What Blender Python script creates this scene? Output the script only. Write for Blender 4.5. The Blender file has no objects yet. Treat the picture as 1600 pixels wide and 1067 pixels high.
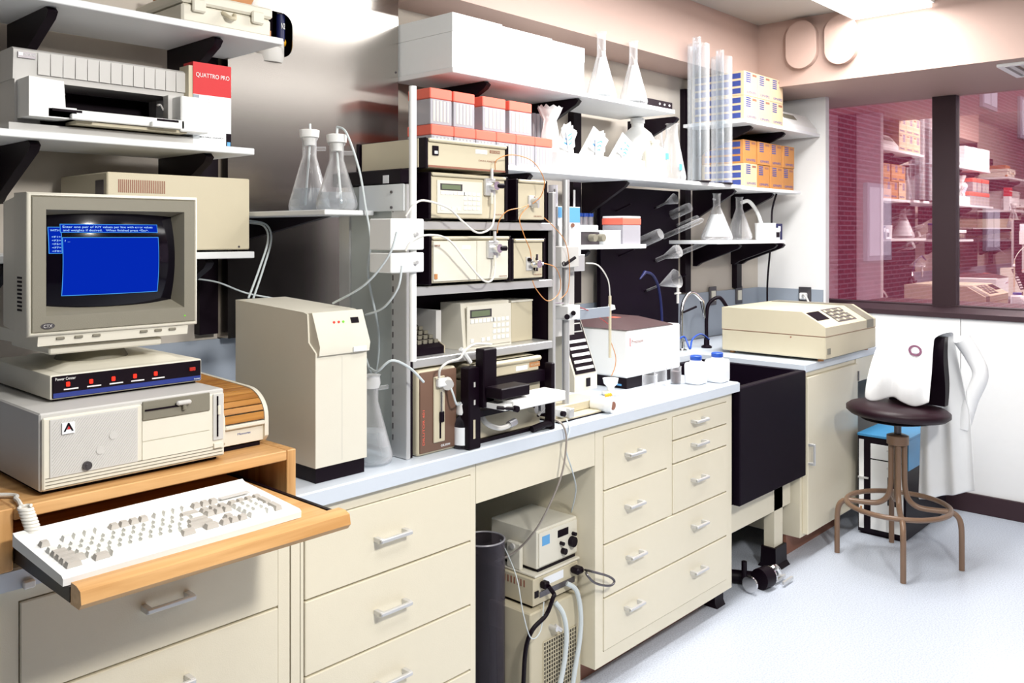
import bpy, bmesh, math, random
from mathutils import Vector, Matrix
random.seed(7)
SC = bpy.context.scene
COL = SC.collection
PI = math.pi

# ------------------------------------------------------------------ camera, world, lights, exposure
cam_d = bpy.data.cameras.new('camera'); cam = bpy.data.objects.new('camera', cam_d); COL.objects.link(cam)
cam.location = (0, 0, 1.52); cam.rotation_euler = (PI/2, 0, math.radians(42.5836-90))
cam_d.sensor_width = 36; cam_d.lens = 1360.147/1600*36; cam_d.shift_y = -(533.5-366)/1600; cam_d.clip_start = .05
SC.camera = cam
w = bpy.data.worlds.new('world'); SC.world = w; w.use_nodes = True
w.node_tree.nodes['Background'].inputs[0].default_value = (.80, .86, 1, 1)
w.node_tree.nodes['Background'].inputs[1].default_value = 1.5
def area(name, loc, rot, sx, sy, power, col=(1, .98, .95)):
    d = bpy.data.lights.new(name, 'AREA'); d.shape = 'RECTANGLE'; d.size = sx; d.size_y = sy; d.energy = power; d.color = col
    o = bpy.data.objects.new(name, d); COL.objects.link(o); o.location = loc; o.rotation_euler = rot
    return o
# fluorescent ceiling troffers (the room's own lamps) and the photographer's studio lamp
area('ceiling_lamp_bench', (3.45, 1.61, 2.662), (0, 0, 0), 2.35, .38, 62)
area('ceiling_lamp_room', (.9, .55, 2.66), (0, 0, 0), 1.2, .5, 16)
area('ceiling_lamp_far', (3.3, -.6, 2.66), (0, 0, 0), 2.4, .5, 26)
def spot(name, loc, target, power, size, ang=1.9):
    d = bpy.data.lights.new(name, 'SPOT'); d.energy = power; d.shadow_soft_size = size; d.spot_size = ang; d.spot_blend = .7; d.color = (1, .97, .92)
    o = bpy.data.objects.new(name, d); COL.objects.link(o); o.location = loc
    o.rotation_euler = (Vector(target)-Vector(loc)).to_track_quat('-Z', 'Y').to_euler()
spot('studio_lamp', (1.15, -.55, 2.5), (2.45, 2.0, .95), 190, .14, 2.2)
SC.view_settings.view_transform = 'Standard'; SC.view_settings.look = 'None'
SC.view_settings.gamma = 1; SC.view_settings.use_curve_mapping = False
SC.view_settings.exposure = 0.3

# ------------------------------------------------------------------ materials
MATS = {}
def mat(name, col, rough=.5, metal=0, spec=.5, noise=0, nscale=30, bump=0, bscale=200, emit=None, alpha=1, coat=0, trans=0):
    if name in MATS: return MATS[name]
    m = bpy.data.materials.new(name); m.use_nodes = True; nt = m.node_tree; b = nt.nodes['Principled BSDF']
    b.inputs['Base Color'].default_value = (*col, 1); b.inputs['Roughness'].default_value = rough
    b.inputs['Metallic'].default_value = metal; b.inputs['Specular IOR Level'].default_value = spec
    b.inputs['Alpha'].default_value = alpha; b.inputs['Coat Weight'].default_value = coat
    b.inputs['Transmission Weight'].default_value = trans
    if emit: b.inputs['Emission Color'].default_value = (*emit[0], 1); b.inputs['Emission Strength'].default_value = emit[1]
    tc = nt.nodes.new('ShaderNodeTexCoord')
    n = nt.nodes.new('ShaderNodeTexNoise'); n.inputs['Scale'].default_value = nscale; n.inputs['Detail'].default_value = 3
    nt.links.new(tc.outputs['Object'], n.inputs['Vector'])
    r = nt.nodes.new('ShaderNodeMapRange'); r.inputs['To Min'].default_value = 1-noise-.015; r.inputs['To Max'].default_value = 1+noise+.015
    nt.links.new(n.outputs['Fac'], r.inputs['Value'])
    mx = nt.nodes.new('ShaderNodeVectorMath'); mx.operation = 'SCALE'; mx.inputs[0].default_value = col
    nt.links.new(r.outputs[0], mx.inputs['Scale']); nt.links.new(mx.outputs[0], b.inputs['Base Color'])
    if bump:
        n2 = nt.nodes.new('ShaderNodeTexNoise'); n2.inputs['Scale'].default_value = bscale
        nt.links.new(tc.outputs['Object'], n2.inputs['Vector'])
        bp = nt.nodes.new('ShaderNodeBump'); bp.inputs['Strength'].default_value = bump; bp.inputs['Distance'].default_value = .002
        nt.links.new(n2.outputs['Fac'], bp.inputs['Height']); nt.links.new(bp.outputs[0], b.inputs['Normal'])
    MATS[name] = m; return m
def glass_mat(name, tint=(1, 1, 1), body=.06, edge=.75, rough=.04, blend=.35, dcol=(1, 1, 1)):
    m = bpy.data.materials.new(name); m.use_nodes = True; nt = m.node_tree; nt.nodes.clear()
    out = nt.nodes.new('ShaderNodeOutputMaterial'); tr = nt.nodes.new('ShaderNodeBsdfTransparent'); tr.inputs[0].default_value = (*tint, 1)
    b = nt.nodes.new('ShaderNodeBsdfPrincipled'); b.inputs['Base Color'].default_value = (*dcol, 1); b.inputs['Roughness'].default_value = rough
    b.inputs['Specular IOR Level'].default_value = 1.0
    lw = nt.nodes.new('ShaderNodeLayerWeight'); lw.inputs[0].default_value = blend
    r = nt.nodes.new('ShaderNodeMapRange'); r.inputs['To Min'].default_value = body; r.inputs['To Max'].default_value = edge
    nt.links.new(lw.outputs['Facing'], r.inputs['Value'])
    mx = nt.nodes.new('ShaderNodeMixShader'); nt.links.new(r.outputs[0], mx.inputs[0]); nt.links.new(tr.outputs[0], mx.inputs[1]); nt.links.new(b.outputs[0], mx.inputs[2])
    nt.links.new(mx.outputs[0], out.inputs[0]); MATS[name] = m; return m
def pane_mat():
    m = bpy.data.materials.new('window_glass'); m.use_nodes = True; nt = m.node_tree; nt.nodes.clear()
    out = nt.nodes.new('ShaderNodeOutputMaterial'); tr = nt.nodes.new('ShaderNodeBsdfTransparent'); tr.inputs[0].default_value = (.95, .80, .84, 1)
    g = nt.nodes.new('ShaderNodeBsdfGlossy'); g.inputs['Roughness'].default_value = .008; g.inputs[0].default_value = (1, .93, .93, 1)
    mx = nt.nodes.new('ShaderNodeMixShader'); mx.inputs[0].default_value = .42
    nt.links.new(tr.outputs[0], mx.inputs[1]); nt.links.new(g.outputs[0], mx.inputs[2]); nt.links.new(mx.outputs[0], out.inputs[0])
    return m
def wood_mat(name, c1, c2, axis=0):
    m = bpy.data.materials.new(name); m.use_nodes = True; nt = m.node_tree; b = nt.nodes['Principled BSDF']; b.inputs['Roughness'].default_value = .38
    tc = nt.nodes.new('ShaderNodeTexCoord'); mp = nt.nodes.new('ShaderNodeMapping')
    s = [60, 60, 60]; s[axis] = 3.5; mp.inputs['Scale'].default_value = s
    n = nt.nodes.new('ShaderNodeTexNoise'); n.inputs['Scale'].default_value = 1; n.inputs['Detail'].default_value = 6; n.inputs['Distortion'].default_value = .6
    cr = nt.nodes.new('ShaderNodeValToRGB'); cr.color_ramp.elements[0].position = .32; cr.color_ramp.elements[1].position = .68
    cr.color_ramp.elements[0].color = (*c1, 1); cr.color_ramp.elements[1].color = (*c2, 1)
    nt.links.new(tc.outputs['Object'], mp.inputs[0]); nt.links.new(mp.outputs[0], n.inputs['Vector']); nt.links.new(n.outputs['Fac'], cr.inputs[0]); nt.links.new(cr.outputs[0], b.inputs['Base Color'])
    return m
def steel_mat():
    m = bpy.data.materials.new('brushed_steel'); m.use_nodes = True; nt = m.node_tree; b = nt.nodes['Principled BSDF']
    b.inputs['Metallic'].default_value = 1; b.inputs['Base Color'].default_value = (.44, .41, .38, 1)
    tc = nt.nodes.new('ShaderNodeTexCoord'); mp = nt.nodes.new('ShaderNodeMapping'); mp.inputs['Scale'].default_value = (5, 5, 900)
    n = nt.nodes.new('ShaderNodeTexNoise'); n.inputs['Scale'].default_value = 1; n.inputs['Detail'].default_value = 4
    r = nt.nodes.new('ShaderNodeMapRange'); r.inputs['To Min'].default_value = .17; r.inputs['To Max'].default_value = .25
    nt.links.new(tc.outputs['Object'], mp.inputs[0]); nt.links.new(mp.outputs[0], n.inputs['Vector']); nt.links.new(n.outputs['Fac'], r.inputs['Value'])
    nt.links.new(r.outputs[0], b.inputs['Roughness'])
    return m
def brick_mat():
    m = bpy.data.materials.new('far_brick'); m.use_nodes = True; nt = m.node_tree; b = nt.nodes['Principled BSDF']; b.inputs['Roughness'].default_value = .9
    tc = nt.nodes.new('ShaderNodeTexCoord'); mp = nt.nodes.new('ShaderNodeMapping'); mp.inputs['Rotation'].default_value = (PI/2, 0, 0)
    br = nt.nodes.new('ShaderNodeTexBrick'); br.inputs['Scale'].default_value = 1; br.inputs['Brick Width'].default_value = .40; br.inputs['Row Height'].default_value = .11
    br.inputs['Mortar Size'].default_value = .016; br.inputs['Color1'].default_value = (.40, .055, .10, 1); br.inputs['Color2'].default_value = (.31, .04, .08, 1); br.inputs['Mortar'].default_value = (.46, .20, .25, 1)
    nt.links.new(tc.outputs['Object'], mp.inputs[0]); nt.links.new(mp.outputs[0], br.inputs['Vector']); nt.links.new(br.outputs[0], b.inputs['Base Color'])
    return m
def floor_mat():
    m = bpy.data.materials.new('speckled_floor'); m.use_nodes = True; nt = m.node_tree; b = nt.nodes['Principled BSDF']; b.inputs['Roughness'].default_value = .32
    tc = nt.nodes.new('ShaderNodeTexCoord'); n = nt.nodes.new('ShaderNodeTexNoise'); n.inputs['Scale'].default_value = 170; n.inputs['Detail'].default_value = 4
    cr = nt.nodes.new('ShaderNodeValToRGB'); cr.color_ramp.elements[0].position = .38; cr.color_ramp.elements[1].position = .6
    cr.color_ramp.elements[0].color = (.44, .48, .56, 1); cr.color_ramp.elements[1].color = (.58, .63, .72, 1)
    nt.links.new(tc.outputs['Object'], n.inputs['Vector']); nt.links.new(n.outputs['Fac'], cr.inputs[0]); nt.links.new(cr.outputs[0], b.inputs['Base Color'])
    return m
M = dict(
    cream=mat('cream_cabinet_paint', (.79, .73, .575), .38, bump=.15, bscale=400),
    top=mat('grey_laminate', (.64, .70, .78), .33), wall=mat('wall_paint', (.52, .47, .41), .7, bump=.1),
    wallw=mat('white_wall_paint', (.80, .80, .80), .7), soffit=mat('pinkish_paint', (.44, .31, .265), .6, bump=.1),
    ceil=mat('ceiling_paint', (.46, .43, .39), .8, bump=.3, bscale=90), kick=mat('brown_kick', (.30, .13, .085), .6),
    base=mat('dark_baseboard', (.03, .010, .016), .6), white=mat('white_plastic', (.86, .87, .86), .4), shelf=mat('shelf_laminate', (.80, .82, .84), .4),
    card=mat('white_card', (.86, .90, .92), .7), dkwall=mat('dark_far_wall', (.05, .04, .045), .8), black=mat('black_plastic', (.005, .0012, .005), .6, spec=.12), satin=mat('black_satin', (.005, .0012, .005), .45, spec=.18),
    beige=mat('instrument_beige', (.60, .54, .395), .5, bump=.2, bscale=700), ivory=mat('ivory_plastic', (.74, .71, .61), .45, bump=.12, bscale=600),
    grey=mat('warm_grey_plastic', (.21, .195, .15), .5, bump=.2, bscale=700), lgrey=mat('light_grey_plastic', (.58, .57, .55), .5),
    pgrey=mat('cool_grey_paint', (.52, .56, .55), .4), splash=mat('grey_backsplash', (.30, .34, .40), .4), alu=mat('satin_aluminium', (.66, .66, .66), .38, metal=.55),
    chrome=mat('chrome', (.8, .8, .8), .12, metal=1), dkmetal=mat('dark_metal', (.14, .13, .14), .35, metal=.8), brown=mat('brown_enamel', (.17, .095, .065), .45),
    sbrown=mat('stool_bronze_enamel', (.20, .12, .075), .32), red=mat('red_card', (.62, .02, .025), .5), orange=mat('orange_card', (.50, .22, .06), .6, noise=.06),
    blue=mat('blue_print', (.035, .06, .26), .5), dblue2=mat('panel_blue', (.012, .03, .22), .5), dblue=mat('dark_blue_print', (.006, .01, .08), .5), lblue=mat('light_blue', (.12, .38, .72), .5), tblue=mat('bright_blue_paint', (.06, .30, .58), .4),
    cap=mat('blue_cap', (.01, .07, .42), .4), redlid=mat('salmon_lid', (.80, .15, .10), .45), yellow=mat('yellow_plastic', (.85, .42, .01), .45),
    lcd=mat('green_lcd', (.16, .20, .12), .3), led_r=mat('red_led', (.5, .01, .01), .3, emit=((1, .03, .01), 1.2)), led_g=mat('green_led', (.1, .4, .02), .3, emit=((.25, .8, .05), .4)),
    redp=mat('red_plastic', (.45, .02, .01), .4), crt=mat('crt_glass', (.003, .002, .005), .10, spec=.35), keyw=mat('pale_key', (.80, .80, .76), .5), keyg=mat('grey_key', (.50, .47, .43), .5),
    scr=mat('screen_blue', (0, 0, 0), .5, spec=0, emit=((.001, .018, .36), 1.0)), scrl=mat('screen_line', (0, 0, 0), .5, spec=0, emit=((.06, .30, .72), 1.0)), scrt=mat('screen_text', (0, 0, 0), .5, spec=0, emit=((.45, .75, 1), 1.0)),
    clothw=mat('white_cotton', (.86, .87, .88), .9, bump=.3, bscale=60), vinyl=mat('brown_vinyl', (.016, .004, .008), .45, spec=.3), copper=mat('orange_tubing', (.62, .26, .07), .4),
    tubing=mat('clear_tubing', (.60, .66, .68), .3), smoke=mat('smoky_tubing', (.32, .28, .25), .3), cord=mat('white_cord', (.75, .73, .68), .5), tape=mat('blue_tape', (.10, .42, .62), .6), pink=mat('pink_card', (.62, .28, .28), .6),
    pink_dark=mat('emblem_purple', (.10, .02, .06), .7), lamp=mat('lamp_diffuser', (1, 1, 1), .6, emit=((1, 1, .97), 3.0)), lidbr=mat('brown_lid', (.075, .04, .042), .45), label=mat('paper_label', (.85, .88, .92), .7), rust=mat('amber_print', (.50, .22, .08), .6),
    glass=glass_mat('lab_glass', body=.06, edge=.70, dcol=(.78, .78, .80)), gdark=glass_mat('smoke_glass', tint=(.45, .42, .48), body=.05, edge=.5, dcol=(.25, .23, .27)),
    acryl=glass_mat('acrylic', tint=(.93, .95, .97), body=.03, edge=.42), frost=glass_mat('frosted_plastic', body=.62, edge=.9, rough=.35, dcol=(.48, .47, .52)), bag=glass_mat('plastic_film', body=.45, edge=.95, rough=.15),
    water=glass_mat('water', tint=(.80, .85, .88), body=.22, edge=.7, dcol=(.8, .85, .9)), jug=glass_mat('milky_plastic', body=.88, edge=.98, rough=.4, dcol=(.9, .92, .95)),
    oak=wood_mat('oak_veneer', (.56, .29, .10), (.74, .44, .19), 0), oakz=wood_mat('oak_edge', (.48, .24, .08), (.70, .40, .16), 2), slat=wood_mat('slat_wood', (.28, .10, .02), (.62, .30, .07), 0),
    steel=steel_mat(), pane=pane_mat(), brick=brick_mat(), floor=floor_mat(), stone=mat('black_stone', (.004, .0008, .006), .6, noise=.2, spec=.12), facade=mat('pale_surround', (.55, .45, .50), .8))

# ------------------------------------------------------------------ mesh helpers
class MB:
    def __init__(s): s.v = []; s.f = []
    def add(s, v, f):
        n = len(s.v); s.v += [tuple(p) for p in v]; s.f += [tuple(i+n for i in q) for q in f]; return s
    def box(s, x0, x1, y0, y1, z0, z1, bev=0, seg=1):
        if x0 > x1: x0, x1 = x1, x0
        if y0 > y1: y0, y1 = y1, y0
        if z0 > z1: z0, z1 = z1, z0
        if bev <= 0:
            v = [(x, y, z) for x in (x0, x1) for y in (y0, y1) for z in (z0, z1)]
            return s.add(v, [(0, 1, 3, 2), (4, 6, 7, 5), (0, 4, 5, 1), (2, 3, 7, 6), (0, 2, 6, 4), (1, 5, 7, 3)])
        bm = bmesh.new(); bmesh.ops.create_cube(bm, size=1)
        for q in bm.verts: q.co = Vector(((x0+x1)/2+q.co.x*(x1-x0), (y0+y1)/2+q.co.y*(y1-y0), (z0+z1)/2+q.co.z*(z1-z0)))
        bev = min(bev, .49*min(x1-x0, y1-y0, z1-z0))
        bmesh.ops.bevel(bm, geom=list(bm.edges), offset=bev, segments=seg, affect='EDGES', profile=.5)
        bm.verts.ensure_lookup_table(); bm.verts.index_update()
        s.add([q.co[:] for q in bm.verts], [[l.index for l in f.verts] for f in bm.faces]); bm.free(); return s
    def hull(s, v, f): return s.add(v, f)
    def prism(s, poly, a0, a1, axis='x'):
        """poly: 2D points; extruded along axis. axis x: (y,z), y: (x,z), z: (x,y)"""
        def P(p, a): return {'x': (a, p[0], p[1]), 'y': (p[0], a, p[1]), 'z': (p[0], p[1], a)}[axis]
        n = len(poly); v = [P(p, a0) for p in poly]+[P(p, a1) for p in poly]
        f = [tuple(range(n)), tuple(range(2*n-1, n-1, -1))]+[(i, n+i, n+(i+1) % n, (i+1) % n) for i in range(n)]
        return s.add(v, f)
    def cyl(s, a, b, r0, r1=None, n=20, cap=True):
        r1 = r0 if r1 is None else r1; a = Vector(a); b = Vector(b); d = (b-a).normalized()
        u = d.orthogonal().normalized(); w_ = d.cross(u); v = []
        for c, r in ((a, r0), (b, r1)):
            v += [c+(u*math.cos(2*PI*i/n)+w_*math.sin(2*PI*i/n))*r for i in range(n)]
        f = [(i, (i+1) % n, n+(i+1) % n, n+i) for i in range(n)]
        if cap: f += [tuple(range(n-1, -1, -1)), tuple(range(n, 2*n))]
        return s.add(v, f)
    def lathe(s, c, prof, n=24, closed=True):
        """prof: list of (r,z) from bottom to top (relative to c)"""
        v = []; f = []; m = len(prof)
        for r, z in prof: v += [(c[0]+r*math.cos(2*PI*i/n), c[1]+r*math.sin(2*PI*i/n), c[2]+z) for i in range(n)]
        for j in range(m-1): f += [(j*n+i, j*n+(i+1) % n, (j+1)*n+(i+1) % n, (j+1)*n+i) for i in range(n)]
        if closed: f += [tuple(range(n-1, -1, -1)), tuple(range((m-1)*n, m*n))]
        return s.add(v, f)
    def tube(s, pts, r, n=8, smooth=True, sub=6, r_end=None):
        P = [Vector(p) for p in pts]
        if smooth and len(P) > 2:
            Q = []
            for i in range(len(P)-1):
                p0 = P[max(i-1, 0)]; p1 = P[i]; p2 = P[i+1]; p3 = P[min(i+2, len(P)-1)]
                for k in range(sub):
                    t = k/sub
                    Q.append(.5*((2*p1)+(p2-p0)*t+(2*p0-5*p1+4*p2-p3)*t*t+(3*p1-p0-3*p2+p3)*t**3))
            Q.append(P[-1]); P = Q
        v = []; f = []; m = len(P); u = None
        for i, p in enumerate(P):
            d = (P[min(i+1, m-1)]-P[max(i-1, 0)]).normalized()
            if u is None: u = d.orthogonal().normalized()
            u = (u-d*u.dot(d)).normalized(); w_ = d.cross(u); rr = r if r_end is None else r+(r_end-r)*i/(m-1)
            v += [p+(u*math.cos(2*PI*k/n)+w_*math.sin(2*PI*k/n))*rr for k in range(n)]
        for j in range(m-1): f += [(j*n+k, j*n+(k+1) % n, (j+1)*n+(k+1) % n, (j+1)*n+k) for k in range(n)]
        f += [tuple(range(n-1, -1, -1)), tuple(range((m-1)*n, m*n))]
        return s.add(v, f)
    def torus(s, c, R_, r, axis='z', n=40, k=8, a0=0, a1=2*PI):
        full = abs(a1-a0-2*PI) < 1e-6; pts = []
        for i in range(n+(0 if full else 1)):
            a = a0+(a1-a0)*i/n; x, y = R_*math.cos(a), R_*math.sin(a)
            pts.append({'z': (x, y, 0), 'y': (x, 0, y), 'x': (0, x, y)}[axis])
        v = []; f = []; m = len(pts)
        for p in pts:
            d = Vector(p).normalized(); ax = Vector({'z': (0, 0, 1), 'y': (0, 1, 0), 'x': (1, 0, 0)}[axis])
            v += [Vector(c)+Vector(p)+(d*math.cos(2*PI*q/k)+ax*math.sin(2*PI*q/k))*r for q in range(k)]
        for j in range(m if full else m-1): f += [(j*k+q, j*k+(q+1) % k, ((j+1) % m)*k+(q+1) % k, ((j+1) % m)*k+q) for q in range(k)]
        return s.add(v, f)
    def xf(s, fn): s.v = [tuple(fn(Vector(p))) for p in s.v]; return s
ORG = {}
def mkmesh(name, mb, material, org=(0, 0, 0), smooth=True, ang=35):
    me = bpy.data.meshes.new(name)
    me.from_pydata([(p[0]-org[0], p[1]-org[1], p[2]-org[2]) for p in mb.v], [], mb.f); me.validate()
    bm = bmesh.new(); bm.from_mesh(me); bmesh.ops.recalc_face_normals(bm, faces=bm.faces); bm.to_mesh(me); bm.free()
    if smooth:
        me.polygons.foreach_set('use_smooth', [True]*len(me.polygons)); me.set_sharp_from_angle(angle=math.radians(ang))
    me.materials.append(M[material] if isinstance(material, str) else material)
    return me
def box(*a, **k): return MB().box(*a, **k)
def obj(name, mb, material, parent=None, label=None, kind=None, smooth=True, ang=35):
    """a part of a thing: vertices are given in the thing's frame of construction (world when unrotated)"""
    org = ORG.get(parent.name, (0, 0, 0)) if parent else (0, 0, 0)
    o = bpy.data.objects.new(name, mkmesh(name, mb, material, org, smooth, ang)); COL.objects.link(o)
    if parent: o.parent = parent; ORG[o.name] = org
    if label: o['label'] = label
    if kind: o['kind'] = kind
    return o
def thing(name, label, cat, loc=(0, 0, 0), group=None, rot=None, local=False):
    """an Empty at the thing's base. Parts are given in world coordinates unless local=True"""
    o = bpy.data.objects.new(name, None); COL.objects.link(o); o.location = loc; o.empty_display_size = .05
    if rot: o.rotation_euler = rot
    o['label'] = label; o['category'] = cat
    if group: o['group'] = group
    ORG[o.name] = (0, 0, 0) if local else tuple(loc)
    return o
def solo(name, mb, material, label, cat, group=None, kind=None, ang=35):
    xs = [p[0] for p in mb.v]; ys = [p[1] for p in mb.v]; zs = [p[2] for p in mb.v]
    c = ((min(xs)+max(xs))/2, (min(ys)+max(ys))/2, min(zs))
    o = bpy.data.objects.new(name, mkmesh(name, mb, material, c, True, ang)); COL.objects.link(o); o.location = c
    o['label'] = label; o['category'] = cat
    if group: o['group'] = group
    if kind: o['kind'] = kind
    return o
def struct(name, mb, material, parent=None):
    xs = [p[0] for p in mb.v]; ys = [p[1] for p in mb.v]; zs = [p[2] for p in mb.v]
    o = obj(name, mb, material, parent)
    if not parent: o['kind'] = 'structure'
    return o
def dup(root, loc=None, label=None, group=None, rot=None):
    r = root.copy(); COL.objects.link(r)
    if loc is not None: r.location = loc
    if rot is not None: r.rotation_euler = rot
    if label: r['label'] = label
    if group: r['group'] = group
    for ch in list(root.children):
        c = ch.copy(); COL.objects.link(c); c.parent = r
        for g in list(ch.children):
            d = g.copy(); COL.objects.link(d); d.parent = c
    return r
def rect(name, x0, x1, z0, z1, y, material, parent, th=.003, bev=0, label=None):
    """thin plate standing proud of a face that looks towards -Y"""
    return obj(name, box(x0, x1, y-th, y, z0, z1, bev=bev), material, parent, label)
def text(name, s, x0, x1, z0, h, y, material, parent, face='-y', rot=0, label=None):
    """lettering on a -Y face: from x0 to x1, baseline z0, cap height h. face '-x': x0/x1 are Y positions (x0>x1 reads left to right), y is X"""
    c = bpy.data.curves.new(name, 'FONT'); c.body = s; c.size = 1; c.extrude = .01
    t = bpy.data.objects.new(name, c); me = bpy.data.meshes.new_from_object(t); me.name = name
    bpy.data.objects.remove(t); bpy.data.curves.remove(c)
    xs = [v.co.x for v in me.vertices]; ys = [v.co.y for v in me.vertices]
    ax, bx = min(xs), max(xs); k = 1/.70; org = ORG.get(parent.name, (0, 0, 0))
    for v in me.vertices:
        u = (v.co.x-ax)/(bx-ax); vv = v.co.y*k*h; d = .0006 if v.co.z > 0 else 0
        if face == '-y':
            q = Vector((u*(x1-x0), 0, vv))
            if rot: q = Matrix.Rotation(rot, 3, 'Y') @ q
            p = Vector((x0, y-d, z0))+q
        elif face == '-x': p = Vector((y-d, x0+u*(x1-x0), z0+vv))
        else: p = Vector((x0+u*(x1-x0), z0+vv, y+d))
        v.co = p-Vector(org)
    me.materials.clear(); me.materials.append(M[material])
    o = bpy.data.objects.new(name, me); COL.objects.link(o); o.parent = parent; ORG[o.name] = org
    if label: o['label'] = label
    return o
def handle(parent, cx, cz, half, y, name='handle', material='alu', vert=False):
    m = MB(); r = .0055; d = .028
    if not vert:
        m.box(cx-half, cx+half, y-d-.005, y-d+.005, cz-.005, cz+.005, bev=.002)
        for s in (-1, 1): m.box(cx+s*(half-.006)-.006, cx+s*(half-.006)+.006, y-d, y, cz-.006, cz+.006, bev=.001)
    else:
        m.box(cx-.005, cx+.005, y-d-.005, y-d+.005, cz-half, cz+half, bev=.002)
        for s in (-1, 1): m.box(cx-.006, cx+.006, y-d, y, cz+s*(half-.006)-.006, cz+s*(half-.006)+.006, bev=.001)
    return obj(name, m, material, parent)
def flaskmb(c, r, h, neck, nh=.25, t=.0025, rim=True):
    """Erlenmeyer flask, outside and inside wall"""
    out = [(r*.86, 0), (r*.97, .006), (r, .018), (r*.96, .032)]
    zc = h*(1-nh); out += [(neck+(r*.96-neck)*.5, .032+(zc-.032)*.5), (neck, zc), (neck, h-.008), (neck+.004, h-.004), (neck+.004, h)]
    inn = [(max(a-t, .001), z+(t if z < .01 else 0)) for a, z in reversed(out)]
    return MB().lathe(c, out+inn, 28, closed=False)

# ------------------------------------------------------------------ the room
YW, XW, XG, CZ = 2.634, 5.21, 5.70, 2.732
struct('floor', box(-1.6, 5.75, -2.6, YW+.1, -.1, 0), 'floor')
struct('ceiling', box(-1.6, 5.75, -2.6, YW+.1, CZ, CZ+.1), 'ceil')
struct('wall_back', box(-1.6, 5.75, YW, YW+.1, 0, CZ), 'wall')
struct('wall_left', box(-1.7, -1.6, -2.6, YW+.1, 0, CZ), 'dkwall')
struct('wall_front', box(-1.6, 5.75, -2.7, -2.6, 0, CZ), 'dkwall')
wr = struct('wall_right', MB().box(XW, 5.26, 2.187, YW, 0, 2.36).box(5.26, 5.75, 2.47, YW, 0, 2.36), 'wallw')
ys = [2.187, 1.4270, .45, -.55, -1.55, -2.6]
lw_ = struct('wall_right', box(XW+.012, 5.75, -2.6, 2.187, 0, 1.055), 'wallw')
for i in range(5): obj('wall_panel', box(XW, XW+.012, ys[i+1]+.002, ys[i]-.002, .0, 1.055), M['wallw'], lw_)
struct('reflection_darkener', box(5.262, 5.30, 2.352, 2.468, 0, 2.358), 'base')  # unseen dark strip, added to darken the left end of the pane's reflection
struct('trim_1', box(XW-.012, 5.64, -2.6, 2.187, 1.055, 1.083), 'base')
struct('trim_2', box(2.153, 4.69, 2.37, YW, 2.405, CZ), 'soffit')
struct('trim_3', box(4.69, 5.75, -2.6, YW, 2.36, CZ), 'soffit')
struct('baseboard_right', box(XW-.012, XW, -2.6, 2.187, 0, .105, bev=.003), 'base')
win = struct('window_1', MB().box(5.66, 5.74, 1.5770, 1.7110, 1.06, 2.36), 'base')
win['kind'] = 'structure'
yl, yr = 1.7110, 1.5770
obj('window_frame', MB().box(5.64, 5.74, -2.6, 2.47, 1.055, 1.09).box(5.66, 5.74, 2.44, 2.47, 1.09, 2.36).box(5.66, 5.74, -2.6, -2.55, 1.09, 2.36).box(5.66, 5.74, -.62, -.5, 1.09, 2.36), 'base', win)
for a, b in ((yl, 2.44), (-.5, yr), (-2.55, -.62)): obj('pane', box(5.695, 5.701, a, b, 1.09, 2.36), 'pane', win)
struct('trim_4', MB().box(-1.6, 3.35, YW-.012, YW, .916, 1.18).box(3.35, XW, YW-.012, YW, .916, 1.18).box(XW-.012, XW, 2.20, YW-.012, .916, 1.18), 'splash')

# the brick building across the yard
bl = thing('brick_building', 'reddish pink brick building seen outside through the dark-framed window', 'building', (26, 7.8, -4))
obj('wall', box(12, 60, 7.8, 8.3, -4, 16), 'brick', bl)
for q in ((20.7350, 22.3380, 0.887, 2.7410), (30.4870, 32.2380, 5.5920, 6.4880), (30.8540, 32.5600, 0.985, 2.3630), (35.3320, 38.6290, 4.9900, 6.4840)):
    f = obj('window', MB().box(q[0], q[1], 7.70, 7.8, q[2], q[3]), 'facade', bl)
    dx = (q[1]-q[0]); mx = (q[0]+q[1])/2
    for s in (0, 1): obj('pane', box(q[0]+dx*(.07+.46*s), q[0]+dx*(.47+.46*s), 7.68, 7.70, q[2]+.12, q[3]-.1), 'white', f)
struct('trim_5', box(5.9, 60, -30, 8, -4.1, -4), 'facade')

# stainless steel cover sheet on the wall, with a rounded access opening
x0, x1, zs0, zs1, yp = 1.4420, 2.150, 1.185, CZ-.002, 2.565
hx0, hx1, hz0, hz1 = 1.5080, 1.6830, 2.1180, 2.2690; rr = .045
def arc(cx, cz, a0, a1): return [(cx+rr*math.cos(a0+(a1-a0)*i/6), cz+rr*math.sin(a0+(a1-a0)*i/6)) for i in range(7)]
mid = (hx0+hx1)/2
L = [(mid, zs0), (mid, hz0)]+list(reversed(arc(hx0+rr, hz0+rr, PI, 1.5*PI)))+list(reversed(arc(hx0+rr, hz1-rr, PI/2, PI)))+[(mid, hz1), (mid, zs1), (x0, zs1), (x0, zs0)]
R_ = [(mid, zs0), (mid, hz0)]+arc(hx1-rr, hz0+rr, -PI/2, 0)+arc(hx1-rr, hz1-rr, 0, PI/2)+[(mid, hz1), (mid, zs1), (x1, zs1), (x1, zs0)]
st = thing('steel_cover_panel', 'tall brushed stainless steel sheet covering the wall beside the left shelves', 'panel', ((x0+x1)/2, yp, zs0))
obj('sheet', MB().prism(L, yp, yp+.004, 'y').prism(R_, yp, yp+.004, 'y'), 'steel', st, smooth=False)
obj('flange', MB().box(x0, x0+.004, yp+.004, YW, zs0, zs1).box(x1-.004, x1, yp+.004, YW, zs0, zs1), 'steel', st)
obj('recess_shade_plate', box(hx0-.06, hx1+.06, YW-.006, YW-.001, hz0-.06, hz1+.06), 'black', st)  # black plate added to give the opening its shaded inside
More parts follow.
